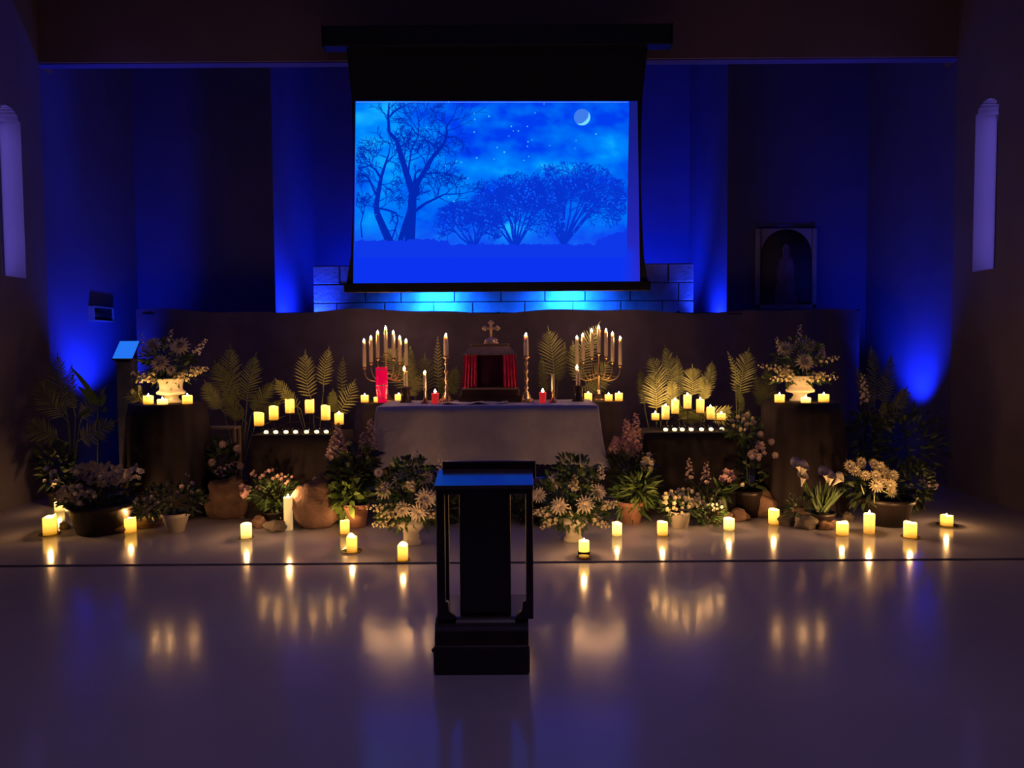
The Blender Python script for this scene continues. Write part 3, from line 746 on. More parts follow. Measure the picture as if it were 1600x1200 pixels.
for i, (px, y0, y1, w, mm, fl, wob, dish, gl, lab) in enumerate(FC):
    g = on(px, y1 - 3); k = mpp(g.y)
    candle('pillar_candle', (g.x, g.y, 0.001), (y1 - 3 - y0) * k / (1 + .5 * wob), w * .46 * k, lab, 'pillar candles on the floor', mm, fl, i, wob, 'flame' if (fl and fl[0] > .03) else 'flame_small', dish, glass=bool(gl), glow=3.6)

ORD = ['first', 'second', 'third', 'fourth', 'fifth', 'sixth', 'seventh']
# rows of pillars on iron arch stands and votive glasses in front
def arch_stand(cx, Y, z, rows, label):
    """rows: (x, top of plate z) of each cup"""
    t = thing('candle_stand', (cx, Y, z), label, 'candle stand')
    fx = [(x - cx, zt - z) for x, zt in rows]
    for x, h in fx:
        MB().lathe([(.001, -.008), (.036, -.008), (.040, -.001), (.034, -.003), (.001, -.003)], 16, (x, 0, h)).build('plate', MT['iron'], t)
    x0, x1 = fx[0][0], fx[-1][0]; hm = max(h for _, h in fx)
    m = MB(); m.tube([(x, 0, max(h - .012, .01)) for x, h in fx], .005)
    m.build('upper_arch', MT['iron'], t)
    m = MB(); n = 20
    m.tube([(x0 * .7 + (x1 - x0) * .7 * i / n, -.02, .012 + .085 * math.sin(PI * i / n)) for i in range(n + 1)], .0045)
    m.build('lower_arch', MT['iron'], t)
    for x, h in fx:
        if h > .04: MB().tube([(x, 0, h - .01), (x * .98, -.01, h * .5), (x * .9, -.015, .004)], .004).build('strut', MT['iron'], t)
    for s in (-1, 1):
        m = MB(); c = s * (x1 - x0) * .22
        m.tube([(c + .035 * math.cos(a) * (1 - a / 14), -.02, .035 + .033 * math.sin(a) * (1 - a / 14)) for a in [q * .5 for q in range(20)]], .0035)
        m.build('scroll', MT['iron'], t)
        MB().tube([(s * (x1 - x0) * .36, -.09, .004), (s * (x1 - x0) * .36, 0, .018), (s * (x1 - x0) * .36, .09, .004)], .005).build('foot', MT['iron'], t)
YR = 7.38
LP = [(405, 645, 665, 15), (428, 635, 656, 14), (453, 624, 645, 14), (484, 625, 645, 14), (509, 634, 656, 14), (530, 646, 663, 14)]
RP = [(1024, 646, 656, 12), (1040, 634, 655, 12), (1055, 625, 646, 12), (1074, 617, 638, 12), (1094, 624, 645, 12), (1110, 636, 655, 12), (1127, 646, 656, 13)]
for side, rows, kz in (('left', LP, kL), ('right', RP, kR)):
    pos = [at(px, y1, YR) for px, _, y1, _ in rows]
    arch_stand(sum(p.x for p in pos) / len(pos), YR, kz.z + .006, [(p.x, max(p.z, kz.z + .02)) for p in pos], 'black scrolled iron arch stand under the %s row of pillar candles' % side)
    for i, ((px, y0, y1, w), p) in enumerate(zip(rows, pos)):
        lit = side == 'right' or i == 5
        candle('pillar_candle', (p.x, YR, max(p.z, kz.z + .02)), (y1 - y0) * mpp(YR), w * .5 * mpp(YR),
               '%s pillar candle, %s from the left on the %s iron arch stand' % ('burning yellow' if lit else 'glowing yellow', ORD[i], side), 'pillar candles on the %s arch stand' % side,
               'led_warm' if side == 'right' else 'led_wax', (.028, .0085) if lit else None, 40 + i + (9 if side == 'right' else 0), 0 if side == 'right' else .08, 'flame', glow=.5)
LV = [416, 431, 447, 462, 479, 495, 510]; RV = [1040, 1054, 1066, 1080, 1096, 1111, 1128]
for side, xs, kz in (('left', LV, kL), ('right', RV, kR)):
    for i, px in enumerate(xs):
        Y = 7.14; x = at(px, 678, Y).x; k = mpp(Y)
        t = thing('votive_candle', (x, Y, kz.z + .0065), 'clear votive glass with a lit tealight, %s from the left on the %s candle table' % (ORD[i], side), 'candle', 'votive glasses on the %s candle table' % side)
        MB().lathe([(.026, 0), (.030, .02), (.031, .058), (.0285, .058), (.0275, .02), (.024, .004), (.001, .004)], 16, cap=False).build('glass_cup', MT['glass'], t)
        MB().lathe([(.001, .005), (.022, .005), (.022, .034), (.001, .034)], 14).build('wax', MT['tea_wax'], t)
        flame_mesh(.018, .006).build('flame', MT['flame_small'], t, loc=(0, 0, .034))
# urn tables: two pillars and a small tealight each
def table_candle(px, y0, y1, w, Y, z, lab, grp, mm='led_wax', fl=(.026, .008)):
    k = mpp(Y); p = at(px, y1, Y)
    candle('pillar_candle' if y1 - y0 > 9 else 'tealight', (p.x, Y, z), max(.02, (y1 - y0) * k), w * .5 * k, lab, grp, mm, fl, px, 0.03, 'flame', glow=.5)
table_candle(232, 617, 630, 15, 7.05, pL.z + .0065, 'short yellow candle left of the left flower urn', 'candles around the left flower urn')
table_candle(254, 622, 630, 16, 6.99, pL.z + .0065, 'low white tealight in front of the left flower urn', 'candles around the left flower urn', 'led_pale')
table_candle(293, 617, 630, 15, 7.06, pL.z + .0065, 'short yellow candle right of the left flower urn', 'candles around the left flower urn')
table_candle(1218, 614, 626, 15, 7.05, pR.z + .0065, 'short yellow candle left of the right flower urn', 'candles around the right flower urn')
table_candle(1259, 618, 626, 15, 6.97, pR.z + .0065, 'low white tealight in front of the right flower urn', 'candles around the right flower urn', 'led_pale')
table_candle(1287, 614, 626, 16, 7.05, pR.z + .0065, 'short yellow candle right of the right flower urn', 'candles around the right flower urn')
for px, y0, y1, lab, sz in ((570, 615, 626, 'short yellow candle left of the tall red glass', sL), (590, 619, 627, 'low tealight before the tall red glass', sL), (623, 614, 626, 'short yellow candle right of the tall red glass', sL),
                        (919, 613, 625, 'short yellow candle left of the right candelabrum foot', sR), (951, 615, 625, 'low tealight just right of the right candelabrum foot', sR), (967, 613, 625, 'short yellow candle outermost on the right side table', sR)):
    table_candle(px, y0, y1, 12, 8.21, sz.z + .0065, lab, 'short candles on the side tables')

# tapers in the two seven branched candelabra
def taper(px, y0, y1, Y, w, lab, grp, lit=True, zbase=None):
    a, b = at(px, y0, Y), at(px, y1, Y); z = zbase if zbase is not None else b.z; r = w * .5 * mpp(Y)
    return candle('taper_candle', (b.x, Y, z), max(.03, a.z - z), r, lab, grp, 'ivory', (.040, .0122) if lit else None, int(px), 0, 'flame', taper=.82)
CL = [(569.5, 534, 574), (580, 529, 567), (590.5, 521, 560), (603, 514, 552), (615, 521, 560), (625, 529, 566), (635, 534, 572)]
CR = [(901.5, 529, 572), (911, 525, 565), (924.5, 518, 558), (935.5, 513, 552), (947, 518, 558), (957, 523, 566), (969, 530, 571)]
for side, C_, sz in (('left', CL, sL), ('right', CR, sR)):
    Y = 8.42; cx = at(C_[3][0], 560, Y).x
    t = thing('candelabrum', (cx, Y, sz.z + .0065), 'brass seven branched candelabrum on the %s side table' % side, 'candelabrum')
    H = at(C_[3][0], C_[3][2], Y).z - sz.z
    MB().lathe([(.095, 0), (.095, .01), (.06, .03), (.035, .06), (.022, .09), (.03, .10), (.016, .12), (.012, H * .45), (.022, H * .5), (.014, H * .55), (.01, H - .03), (.014, H - .02)], 18).build('stem', MT['brass'], t)
    for i, (px, y0, y1) in enumerate(C_):
        b = at(px, y1, Y); dx, dz = b.x - cx, b.z - sz.z - .0065
        MB().lathe([(.006, -.035), (.010, -.03), (.026, -.012), (.028, -.004), (.013, -.006), (.012, .012), (.001, .012)], 12, (dx, 0, dz)).build('candle_cup', MT['brass'], t)
        if i != 3:
            n = 14; s_ = H * .55 + abs(3 - i) * -.01
            pts = [(dx * (1 - math.cos(PI * .5 * q / n)) if 0 else dx * math.sin(PI * .5 * q / n) , 0, s_ + (dz - .035 - s_) * (q / n) ** 2.2 - .055 * math.sin(PI * (q / n) ** .9)) for q in range(n + 1)]
            MB().tube(pts, [.009 - .003 * q / n for q in range(n + 1)], 6).build('branch', MT['brass'], t)
        w = taper(px, y0, y1 - 1, Y, 6, 'slim ivory taper with flame, %s from the left in the %s candelabrum' % (ORD[i], side), 'tapers in the %s candelabrum' % side)
    m = MB()
    for s in (-1, 1):
        for q in range(3): m.blob((s * (.03 + .035 * q), -.01, H * .55 + .01 - .012 * q), (.018, .01, .012), 6, 5)
    m.build('leaf_ornament', MT['brass'], t)
# tall red glass on the left side table
p = at(597, 626, 8.2)
t = thing('red_lamp_glass', (p.x, 8.2, sL.z + .0065), 'tall bright red glass cylinder in front of the left candelabrum', 'glass cylinder')
k = mpp(8.2); H = at(597, 575, 8.2).z - sL.z; r = 9.2 * k
MB().lathe([(r * .82, 0), (r * .84, H * .1), (r, H * .35), (r, H), (r * .93, H), (r * .93, H * .35), (.001, .02)], 24).build('cylinder', MT['red_glass'], t)
for hz in (H * .12, H * .48, H * .93): MB().lathe([(r * 1.03, 0), (r * 1.06, .004), (r * 1.03, .008)], 24, (0, 0, hz), cap=False).build('band', MT['brass'], t)

# candlesticks on the altar
TOP = AZ + .0065
def ornate_stick(px, ytop, Y, label, grp, big=True):
    b = at(px, ytop, Y); H = b.z - TOP; t = thing('candlestick', (b.x, Y, TOP), label, 'candlestick', grp)
    if big:
        rs = [(.058, 0), (.060, .010), (.052, .02), (.056, .035), (.040, .05), (.046, .065), (.026, .08), (.030, .095), (.015, .11)]
        zz_ = .11
        while zz_ < H - .09:
            for r_, d_ in ((.014, .012), (.024, .03), (.026, .04), (.016, .055), (.011, .07)): rs.append((r_ * (1 - .25 * zz_ / H), zz_ + d_))
            zz_ += .085
        rs += [(.012, H - .05), (.014, H - .035), (.034, H - .015), (.036, H - .008), (.016, H - .01), (.016, H)]
    else:
        rs = [(.034, 0), (.036, .006), (.028, .014), (.032, .024), (.018, .034), (.022, .046), (.011, .056), (.013, H - .02), (.020, H - .008), (.012, H)]
    MB().lathe(rs, 14).build('stem', MT['brass'], t)
    m = MB(); nb = 6
    for q in range(nb): a = 2 * PI * q / nb; m.blob(((.056 if big else .033) * math.cos(a), (.056 if big else .033) * math.sin(a), .018 if big else .01), (.017, .017, .02) if big else .01, 6, 5)
    m.build('scroll_feet', MT['brass'], t)
    return t, b
TS = [(697, 556, 526, 'left of the tabernacle'), (822, 556, 525, 'right of the tabernacle')]
for px, ys, yc, w in TS:
    Y = 7.55; t, b = ornate_stick(px, ys, Y, 'tall ornate brass candlestick on the altar, %s' % w, 'tall altar candlesticks')
    taper(px, yc, ys, Y, 7.5, 'thick ivory taper burning in the tall candlestick %s' % w, 'tapers in the tall altar candlesticks', zbase=b.z + .001)
for px, ys, yc, w, lit in ((664, 607, 584, 'left', True), (864, 609, 584, 'right', False)):
    Y = 7.45; t, b = ornate_stick(px, ys, Y, 'small ornate brass candlestick near the %s red votive' % w, 'small altar candlesticks', False)
    c = taper(px, yc, ys, Y, 4.8, 'thin pale %s taper in the small candlestick beside the %s red votive' % ('lit' if lit else 'unlit', w), 'tapers in the small altar candlesticks', lit, zbase=b.z + .001)
for px, w in ((680, 'left'), (848, 'right')):
    Y = 7.42; b = at(px, 628, Y); k = mpp(Y)
    t = thing('red_votive', (b.x, Y, TOP), 'red glass votive with a flame on the %s half of the altar' % w, 'candle', 'red votives on the altar')
    MB().lathe([(.030, 0), (.034, .01), (.035, .06), (.038, .105), (.034, .105), (.031, .06), (.001, .05)], 12, fn=lambda th, i: (.0018 * math.sin(th * 6), 0)).build('glass_cup', MT['red_votive'], t)
    MB().lathe([(.001, .052), (.029, .052), (.029, .078), (.001, .080)], 12).build('wax', MT['ivory'], t)
    MB().tube([(0, 0, .08), (0, 0, .098)], .0012, 5).build('wick', MT['wick'], t)
    flame_mesh(.040, .012).build('flame', MT['flame'], t, loc=(0, 0, .105))
for px, yb, yc, w in ((633.5, 605, 578, 'left'), (903, 603, 576, 'right')):
    Y = 7.62; b = at(px, yb, Y); H = b.z - TOP; r = 7.5 * mpp(Y)
    t = thing('dark_candle_block', (b.x, Y, TOP), 'dark round wooden candle stand at the %s end of the altar' % w, 'candle stand', 'dark candle stands on the altar')
    MB().lathe([(r * 1.25, 0), (r * 1.25, .012), (r, .02), (r * .95, H - .02), (r * 1.3, H - .01), (r * 1.3, H), (.001, H)], 20).build('body', MT['dark_wood'], t)
    MB().lathe([(.014, 0), (.016, .012), (.010, .012)], 10, (0, 0, H)).build('socket', MT['brass'], t)
    for q, (dx, hh_) in enumerate(((-.010, 0), (.012, .012))):
        candle('taper_candle', (b.x + dx, Y, b.z + .001), (yb - yc) * mpp(Y) - hh_, .011, 'ivory taper, %s of the joined pair on the %s dark stand' % (('left one', 'right one')[q], w), 'paired tapers on the dark stands', 'ivory', (.042, .0125) if q == 0 else None, q, 0, 'flame')

# ---------------------------------------------------------------- plants
def frond(parent, p0, p1, half, Y0, Y1, droop=.3, n=26, mm='palm', fan=0.75, curve=0.0, face=Vector((0, -1, .15)), start=.15, side=(1, 1), sag=0.12, wl=.016):
    """frond from pixel p0 to p1 (leafy part), leaflets up to `half` px long"""
    a, b = at(p0[0], p0[1], Y0), at(p1[0], p1[1], Y1); org = Vector(parent.location)
    d = b - a; L = d.length; T = d.normalized(); sd = T.cross(face).normalized()
    pts = []
    for i in range(13):
        t = i / 12; pts.append(a + d * t + sd * (curve * L * math.sin(PI * t)) + Vector((0, -.04 * math.sin(PI * t), 0)) - org)
    m = MB(); m.tube(pts, [.0055 - .004 * i / 12 for i in range(13)], 5)
    hl = half * 1.12 * mpp((Y0 + Y1) / 2)
    n = int(n * .66)
    for i in range(n):
        t = start + (1 - start) * (i + .5) / n; f = t * 12; k = min(11, int(f)); q = pts[k].lerp(pts[k + 1], f - k)
        tt = (pts[k + 1] - pts[k]).normalized()
        ln = hl * (math.sin(PI * min(1, (t - start) / (1 - start) * .82 + .16)) ** .7) * random.uniform(.88, 1.08)
        for s in (-1, 1):
            if (s < 0 and not side[0]) or (s > 0 and not side[1]): continue
            ang = R(66 - 36 * t) * (1.35 - fan * .35) + random.uniform(-.06, .06)
            dr = (tt * math.cos(ang) + sd * s * math.sin(ang) + face * random.uniform(-.05, .25)).normalized()
            m.leaf(q, dr, face + sd * s * .5, ln, wl * random.uniform(.8, 1.15), sag, 3)
    m.leaf(pts[-1], (pts[-1] - pts[-2]), face, hl * .5, wl * .9, .1, 3)
    return m.build('frond', MT[mm], parent, smooth=False)
def pot(parent, r0, r1, h, mm, z=0.0, rim=True, x=0, y=0):
    prof = [(r0, 0), (r0 + (r1 - r0) * .85, h * .82)]
    prof += [(r1 * 1.04, h * .83), (r1 * 1.06, h), (r1 * .94, h), (r1 * .9, h * .9), (.001, h * .9)] if rim else [(r1, h), (r1 * .93, h), (r1 * .9, h * .9), (.001, h * .9)]
    po = MB().lathe(prof, 22, (x, y, z)).build('pot', MT[mm], parent)
    MB().lathe([(.001, h * .905), (r1 * .88, h * .905), (.001, h * .94)], 16, (x, y, z)).build('soil', MT['soil'], po)
def stem_to(parent, bases, r=.006, mm='leaf_dark', x0=(0, 0, 0)):
    m = MB()
    for q in bases: m.tube([x0, (Vector(x0) + Vector(q)) * .5 + Vector((0, .01, .03)), q], r, 5)
    return m.build('stem', MT[mm], parent)
def palm_plant(label, base, fronds, pot_m='pot_dark', r=.12, h=.22, name='potted_palm', grp=None):
    """base (px, Y); fronds (p0,p1,half,kwargs); standing on the floor"""
    x = at(base[0], 700, base[1]).x; t = thing(name, (x, base[1], 0), label, 'palm', grp)
    pot(t, r * .8, r, h, pot_m)
    bm = []
    for fr in fronds:
        kw = dict(fr[3]) if len(fr) > 3 else {}
        Y = kw.pop('Y', base[1] - .05)
        a = at(fr[0][0], fr[0][1], Y) - Vector((x, base[1], 0))
        bm.append(a); frond(t, fr[0], fr[1], fr[2], Y, Y - kw.pop('lean', .05), **kw)
    stem_to(t, bm, .006, 'palm_dark', (0, 0, h * .92))
    return t
D = dict(mm='palm_dark')
random.seed(5)
palm_plant('tall palm with feathery fronds behind the left row of pillar candles', (492, 7.95), [
    ((489, 632), (477, 556), 22, dict(curve=-.03, n=22)), ((505, 612), (513, 548), 16, dict(n=20, mm='palm')), ((462, 630), (433, 596), 14, dict(n=16, mm='palm')),
    ((535, 625), (536, 560), 10, dict(n=18, mm='palm_dark')), ((470, 640), (446, 612), 16, dict(n=14, mm='palm'))])
palm_plant('small palm leaning right between left candle row and side table', (528, 7.85), [
    ((526, 652), (552, 600), 20, dict(curve=.05, n=18)), ((524, 650), (520, 612), 12, D)], r=.08, h=.15)
palm_plant('dim broad palm between the left flower urn and left candle row', (372, 7.9), [
    ((365, 640), (360, 548), 26, D), ((380, 640), (338, 570), 24, D), ((385, 640), (398, 560), 22, D), ((392, 650), (424, 600), 18, D), ((400, 660), (436, 628), 14, D), ((350, 645), (322, 600), 18, dict(mm='palm')), ((385, 660), (352, 622), 18, D)])
palm_plant('green palm arching behind the left candelabrum', (632, 8.9), [
    ((638, 618), (606, 548), 26, dict(curve=.06, n=26, face=Vector((.1, -1, .2)))), ((640, 615), (632, 560), 20, dict(mm='palm')), ((650, 620), (641, 545), 12, D), ((636, 622), (655, 590), 18, dict(mm='palm'))], r=.09)
palm_plant('dark palm between the left candelabrum and tall candlestick', (668, 8.9), [
    ((668, 618), (664, 562), 24, dict(mm='palm_dark', n=18)), ((686, 620), (684, 530), 10, dict(mm='palm', n=24)), ((703, 622), (712, 578), 16, D), ((690, 622), (700, 590), 14, D)], r=.09)
palm_plant('large upright palm frond right of the tall right candlestick', (868, 8.9), [
    ((866, 600), (858, 520), 26, dict(mm='palm', n=24, curve=.02)), ((852, 622), (846, 560), 12, D), ((870, 605), (882, 540), 12, D)], r=.09)
palm_plant('bright palm fanning out behind the right candelabrum', (915, 8.9), [
    ((906, 606), (932, 512), 26, dict(curve=-.08, n=30)), ((905, 606), (896, 540), 18, dict(n=22)), ((908, 608), (948, 570), 24, dict(n=18, curve=.06)), ((906, 612), (945, 598), 16, dict(n=16))], r=.09)
palm_plant('bright palm at the left end of the right candle row', (1028, 7.75), [
    ((1026, 648), (1022, 586), 26, dict(n=24, Y=7.6)), ((1036, 610), (1018, 562), 20, dict(n=18)), ((1052, 612), (1040, 545), 16, D), ((1046, 640), (1050, 596), 14, dict()), ((1008, 640), (1000, 580), 12, D)])
palm_plant('fan palm standing behind the middle of the right candle row', (1085, 7.8), [
    ((1080, 625), (1082, 578), 22, dict(n=20)), ((1098, 628), (1112, 568), 14, D), ((1100, 630), (1098, 590), 14, dict()), ((1062, 628), (1058, 560), 12, D), ((1104, 640), (1138, 640), 20, dict(curve=.25, n=20, Y=7.62)), ((1060, 655), (1100, 645), 14, dict(Y=7.6, mm='palm_dark')), ((1078, 655), (1062, 640), 12, dict(Y=7.6, mm='palm_dark'))])
palm_plant('single tall palm leaf curling between candle row and right urn table', (1156, 7.7), [
    ((1156, 628), (1168, 552), 24, dict(n=26, curve=-.06, side=(1, 1))), ((1150, 612), (1138, 552), 8, dict(n=18, curve=.05)), ((1160, 650), (1150, 600), 8, D)], r=.09)
palm_plant('dim palm beside the left edge of the right urn table', (1195, 7.8), [
    ((1196, 640), (1200, 575), 18, D), ((1190, 642), (1182, 590), 14, D)], r=.08)
palm_plant('dim palm partly lost in shadow at the far right', (1370, 7.9), [
    ((1366, 640), (1362, 548), 18, D), ((1375, 640), (1392, 560), 16, D), ((1360, 650), (1340, 580), 16, D), ((1380, 660), (1415, 610), 18, D), ((1372, 680), (1385, 630), 18, D)])
palm_plant('large dim palm in the shadow at the far left', (110, 7.7), [
    ((108, 660), (62, 600), 28, D), ((105, 650), (90, 560), 24, D), ((118, 650), (112, 575), 14, D), ((125, 660), (160, 610), 20, D), ((100, 690), (50, 660), 24, D), ((120, 690), (175, 660), 24, D)])
# broad strap leaf plant lit at the edge, far left
x = at(150, 700, 7.5).x; t = thing('leafy_plant', (x, 7.5, 0), 'broad leaved plant with a curved lit leaf left of the urn table', 'plant')
pot(t, .09, .11, .2, 'pot_dark')
m = MB()
for (px, py, qx, qy, w_) in ((150, 625, 108, 560, .05), (152, 632, 120, 596, .07), (158, 634, 166, 612, .05), (140, 640, 118, 650, .06), (160, 640, 168, 640, .06)):
    a, b = at(px, py, 7.5) - t.location, at(qx, qy, 7.45) - t.location
    m.leaf(a, b - a, (0, -1, .3), (b - a).length, w_, .15, 6)
m.build('leaf', MT['leaf'], t); stem_to(t, [at(152, 632, 7.5) - t.location], .008, 'leaf', (0, 0, .18))

def mum(parent, p, r, direc, mm='petal_white', rings=4, sd=0):
    rnd = random.Random(sd); m = MB(); d = Vector(direc).normalized(); a = d.cross(Vector((0, 0, 1))).normalized(); c = a.cross(d)
    m.blob(p, r * .32, 7, 5)
    for k in range(rings):
        n = 15 - k * 2; el = R(4 + 22 * k)
        for i in range(n):
            th = 2 * PI * (i + .5 * (k % 2)) / n + rnd.uniform(-.08, .08)
            u = (a * math.cos(th) + c * math.sin(th)); dr = u * math.cos(el) + d * math.sin(el)
            m.leaf(Vector(p) + u * r * .12, dr, d, r * (1 - .11 * k) * rnd.uniform(.88, 1.05), r * .24, .08, 2, .35, shape=[.5, 1, .4])
    return m.build('flower_head', MT[mm], parent, smooth=False)
def blossoms(parent, pts, r, mm, name='blossom', sd=0, petals=5, stuff=False):
    rnd = random.Random(sd); m = MB()
    for p in pts:
        d = Vector((rnd.uniform(-.6, .6), -1, rnd.uniform(-.2, .9))).normalized(); a = d.cross(Vector((0, 0, 1))).normalized(); c = a.cross(d); rr = r * rnd.uniform(.75, 1.2); o_ = rnd.uniform(0, 6)
        for i in range(petals):
            th = o_ + 2 * PI * i / petals; u = a * math.cos(th) + c * math.sin(th)
            m.leaf(p, (u + d * .35), d, rr, rr * .85, .05, 2, .5, shape=[.3, 1, .5])
    o = m.build(name, MT[mm], parent, smooth=False)
    if stuff: o['kind'] = 'stuff'
    return o
def spike(parent, a, b, r, mm, n=22, sd=0, br=.022, name='flower_spike'):
    rnd = random.Random(sd); a, b = Vector(a), Vector(b); m = MB(); T = (b - a); d0 = T.normalized()
    x_ = d0.cross(Vector((0, 1, .1))).normalized(); y_ = x_.cross(d0)
    for i in range(n):
        t = i / (n - 1); q = a + T * t; th = i * 2.4; rr = r * (1 - .7 * t); u = x_ * math.cos(th) + y_ * math.sin(th); p = q + u * rr
        s = br * (1 - .55 * t)
        for k in range(4):
            ph = PI / 2 * k + rnd.uniform(-.3, .3); v = (x_ * math.cos(ph) + d0 * math.sin(ph)); m.leaf(p, v + u * .8, u, s, s * .9, .15, 2, .5, shape=[.4, 1, .6])
    return m.build(name, MT[mm], parent, smooth=False)
def foliage(parent, c, r, n, L, w, mm='leaf', sd=0, up=.3, name='foliage', shell=.5, bend=.25, root=None):
    """leaf blades in an ellipsoid; with root: grassy blades that start there"""
    rnd = random.Random(sd); m = MB(); c = Vector(c)
    for i in range(n):
        u = Vector((rnd.gauss(0, 1), rnd.gauss(0, 1), rnd.gauss(0, 1))).normalized(); k = shell + (1 - shell) * rnd.random()
        if root is None:
            q = c + Vector((u.x * r[0] * k, u.y * r[1] * k, u.z * r[2] * k))
            d = (u + Vector((rnd.uniform(-.6, .6), rnd.uniform(-.6, .6), rnd.uniform(-.3, .6) + up))).normalized()
            m.leaf(q, d, (rnd.uniform(-.7, .7), rnd.uniform(-1, .2), rnd.uniform(0, 1)), L * rnd.uniform(.6, 1.2), w * rnd.uniform(.7, 1.2), bend, 2)
        else:
            q = Vector(root) + Vector((rnd.uniform(-1, 1) * .04, rnd.uniform(-1, 1) * .04, 0)); e = c + Vector((u.x * r[0], u.y * r[1], abs(u.z) * r[2]))
            m.leaf(q, e - q, (rnd.uniform(-.7, .7), -1, .2), (e - q).length * rnd.uniform(.6, 1.05), w * rnd.uniform(.7, 1.2), bend, 4)
    o = m.build(name, MT[mm], parent, smooth=False); o['kind'] = 'stuff'; return o
def urn(parent, H, r, mm='urn', leafy=False):
    prof = [(r * .72, 0), (r * .74, H * .05), (r * .60, H * .10), (r * .46, H * .22), (r * .52, H * .30), (r * .98, H * .36), (r, H * .44), (r * .80, H * .52), (r * .76, H * .62), (r * .80, H * .80), (r * .95, H * .96), (r * .98, H), (r * .9, H), (r * .7, H * .8), (.001, H * .75)]
    if leafy: prof = [(r * .70, 0), (r * .72, H * .06), (r * .58, H * .12), (r * .56, H * .30), (r * .98, H * .44), (r * 1.05, H * .52), (r * 1.0, H * .58), (r * .72, H * .62), (r * .66, H * .66), (.001, H * .60)]
    ub = MB().lathe(prof, 26).build('urn_body', MT[mm], parent)
    if leafy:
        for i in range(9):
            th = 2 * PI * i / 9 + .2; u = Vector((math.cos(th), math.sin(th), 0)); m = MB()
            m.leaf(u * r * .6 + Vector((0, 0, H * .56)), Vector((u.x * .28, u.y * .28, 1)), u, H * random.uniform(.38, .52), r * .42, 0, 4, shape=[1, .95, .7, .4, .1]); m.build('urn_leaf', MT[mm], ub)
# --- big arrangements on the two urn tables
def arrangement(label, px, ybase, Y, z, urnH, urnR, heads, sprays, spikes, leaves, leafy=False, sd=0):
    x = at(px, ybase, Y).x; t = thing('flower_arrangement', (x, Y, z), label, 'flower arrangement'); org = Vector(t.location)
    urn(t, urnH, urnR, leafy=leafy)
    C = Vector((0, 0, urnH * .75)); st = []
    for i, (hx, hy, r, dY) in enumerate(heads):
        p = at(hx, hy, Y + dY) - org; mum(t, p, r * mpp(Y), Vector((p.x * .8, -1, .15 + max(-.2, p.z - urnH))), 'petal_white', 4, sd + i); st.append(p + Vector((0, .03, 0)))
    for i, (ax, ay, bx, by, dY) in enumerate(sprays):
        a, b = at(ax, ay, Y + dY) - org, at(bx, by, Y + dY) - org
        spike(t, a, b, .035, 'petal_cream', 20, sd + i, .026, 'flower_spray'); st.append(a)
    for i, (ax, ay, bx, by, dY) in enumerate(spikes):
        a, b = at(ax, ay, Y + dY) - org, at(bx, by, Y + dY) - org
        spike(t, a, b, .028, 'petal_white', 18, sd + 30 + i, .022); st.append(a)
    stem_to(t, st, .004, 'leaf', tuple(C))
    for i, (cx, cy, rx, ry, n) in enumerate(leaves):
        c = at(cx, cy, Y) - org; foliage(t, c, (rx * mpp(Y), .14, ry * mpp(Y)), n, .085, .032, 'leaf', sd + 60 + i)
    foliage(t, (0, 0, urnH * 1.02), (urnR * 1.1, urnR * .9, .05), 40, .08, .035, 'leaf', sd + 80)
    return t
uz = pL.z + .0065
arrangement('white chrysanthemums in a cream urn on the left round table', 268, 630, 7.22, uz, at(268, 591, 7.2).z - uz, .135,
    [(240, 540, 14, -.05), (282, 541, 15, -.05), (251, 567, 14, -.12), (268, 578, 8, -.1)],
    [(240, 590, 205, 582, -.1), (240, 588, 212, 596, -.12), (275, 590, 290, 580, -.1), (285, 590, 322, 574, -.08), (300, 580, 324, 576, -.08)],
    [(305, 552, 322, 530, 0), (262, 545, 268, 515, .03), (225, 560, 222, 520, .03)], [(262, 560, 42, 30, 200), (262, 588, 52, 10, 90)], sd=100)
uz = pR.z + .0065
arrangement('white chrysanthemums and tall spires in a cream urn on the right round table', 1250, 627, 7.22, uz, at(1250, 587, 7.2).z - uz, .135,
    [(1227, 544, 12, -.05), (1264, 540, 13, -.03), (1257, 565, 14, -.12)],
    [(1235, 578, 1186, 571, -.1), (1235, 588, 1205, 592, -.12), (1270, 588, 1310, 590, -.1), (1275, 565, 1312, 558, -.08), (1240, 585, 1212, 577, -.12), (1262, 590, 1290, 583, -.12)],
    [(1248, 540, 1250, 508, .03), (1222, 550, 1213, 528, .03), (1283, 556, 1286, 540, 0)], [(1250, 560, 42, 32, 210), (1250, 590, 58, 10, 110)], sd=200)
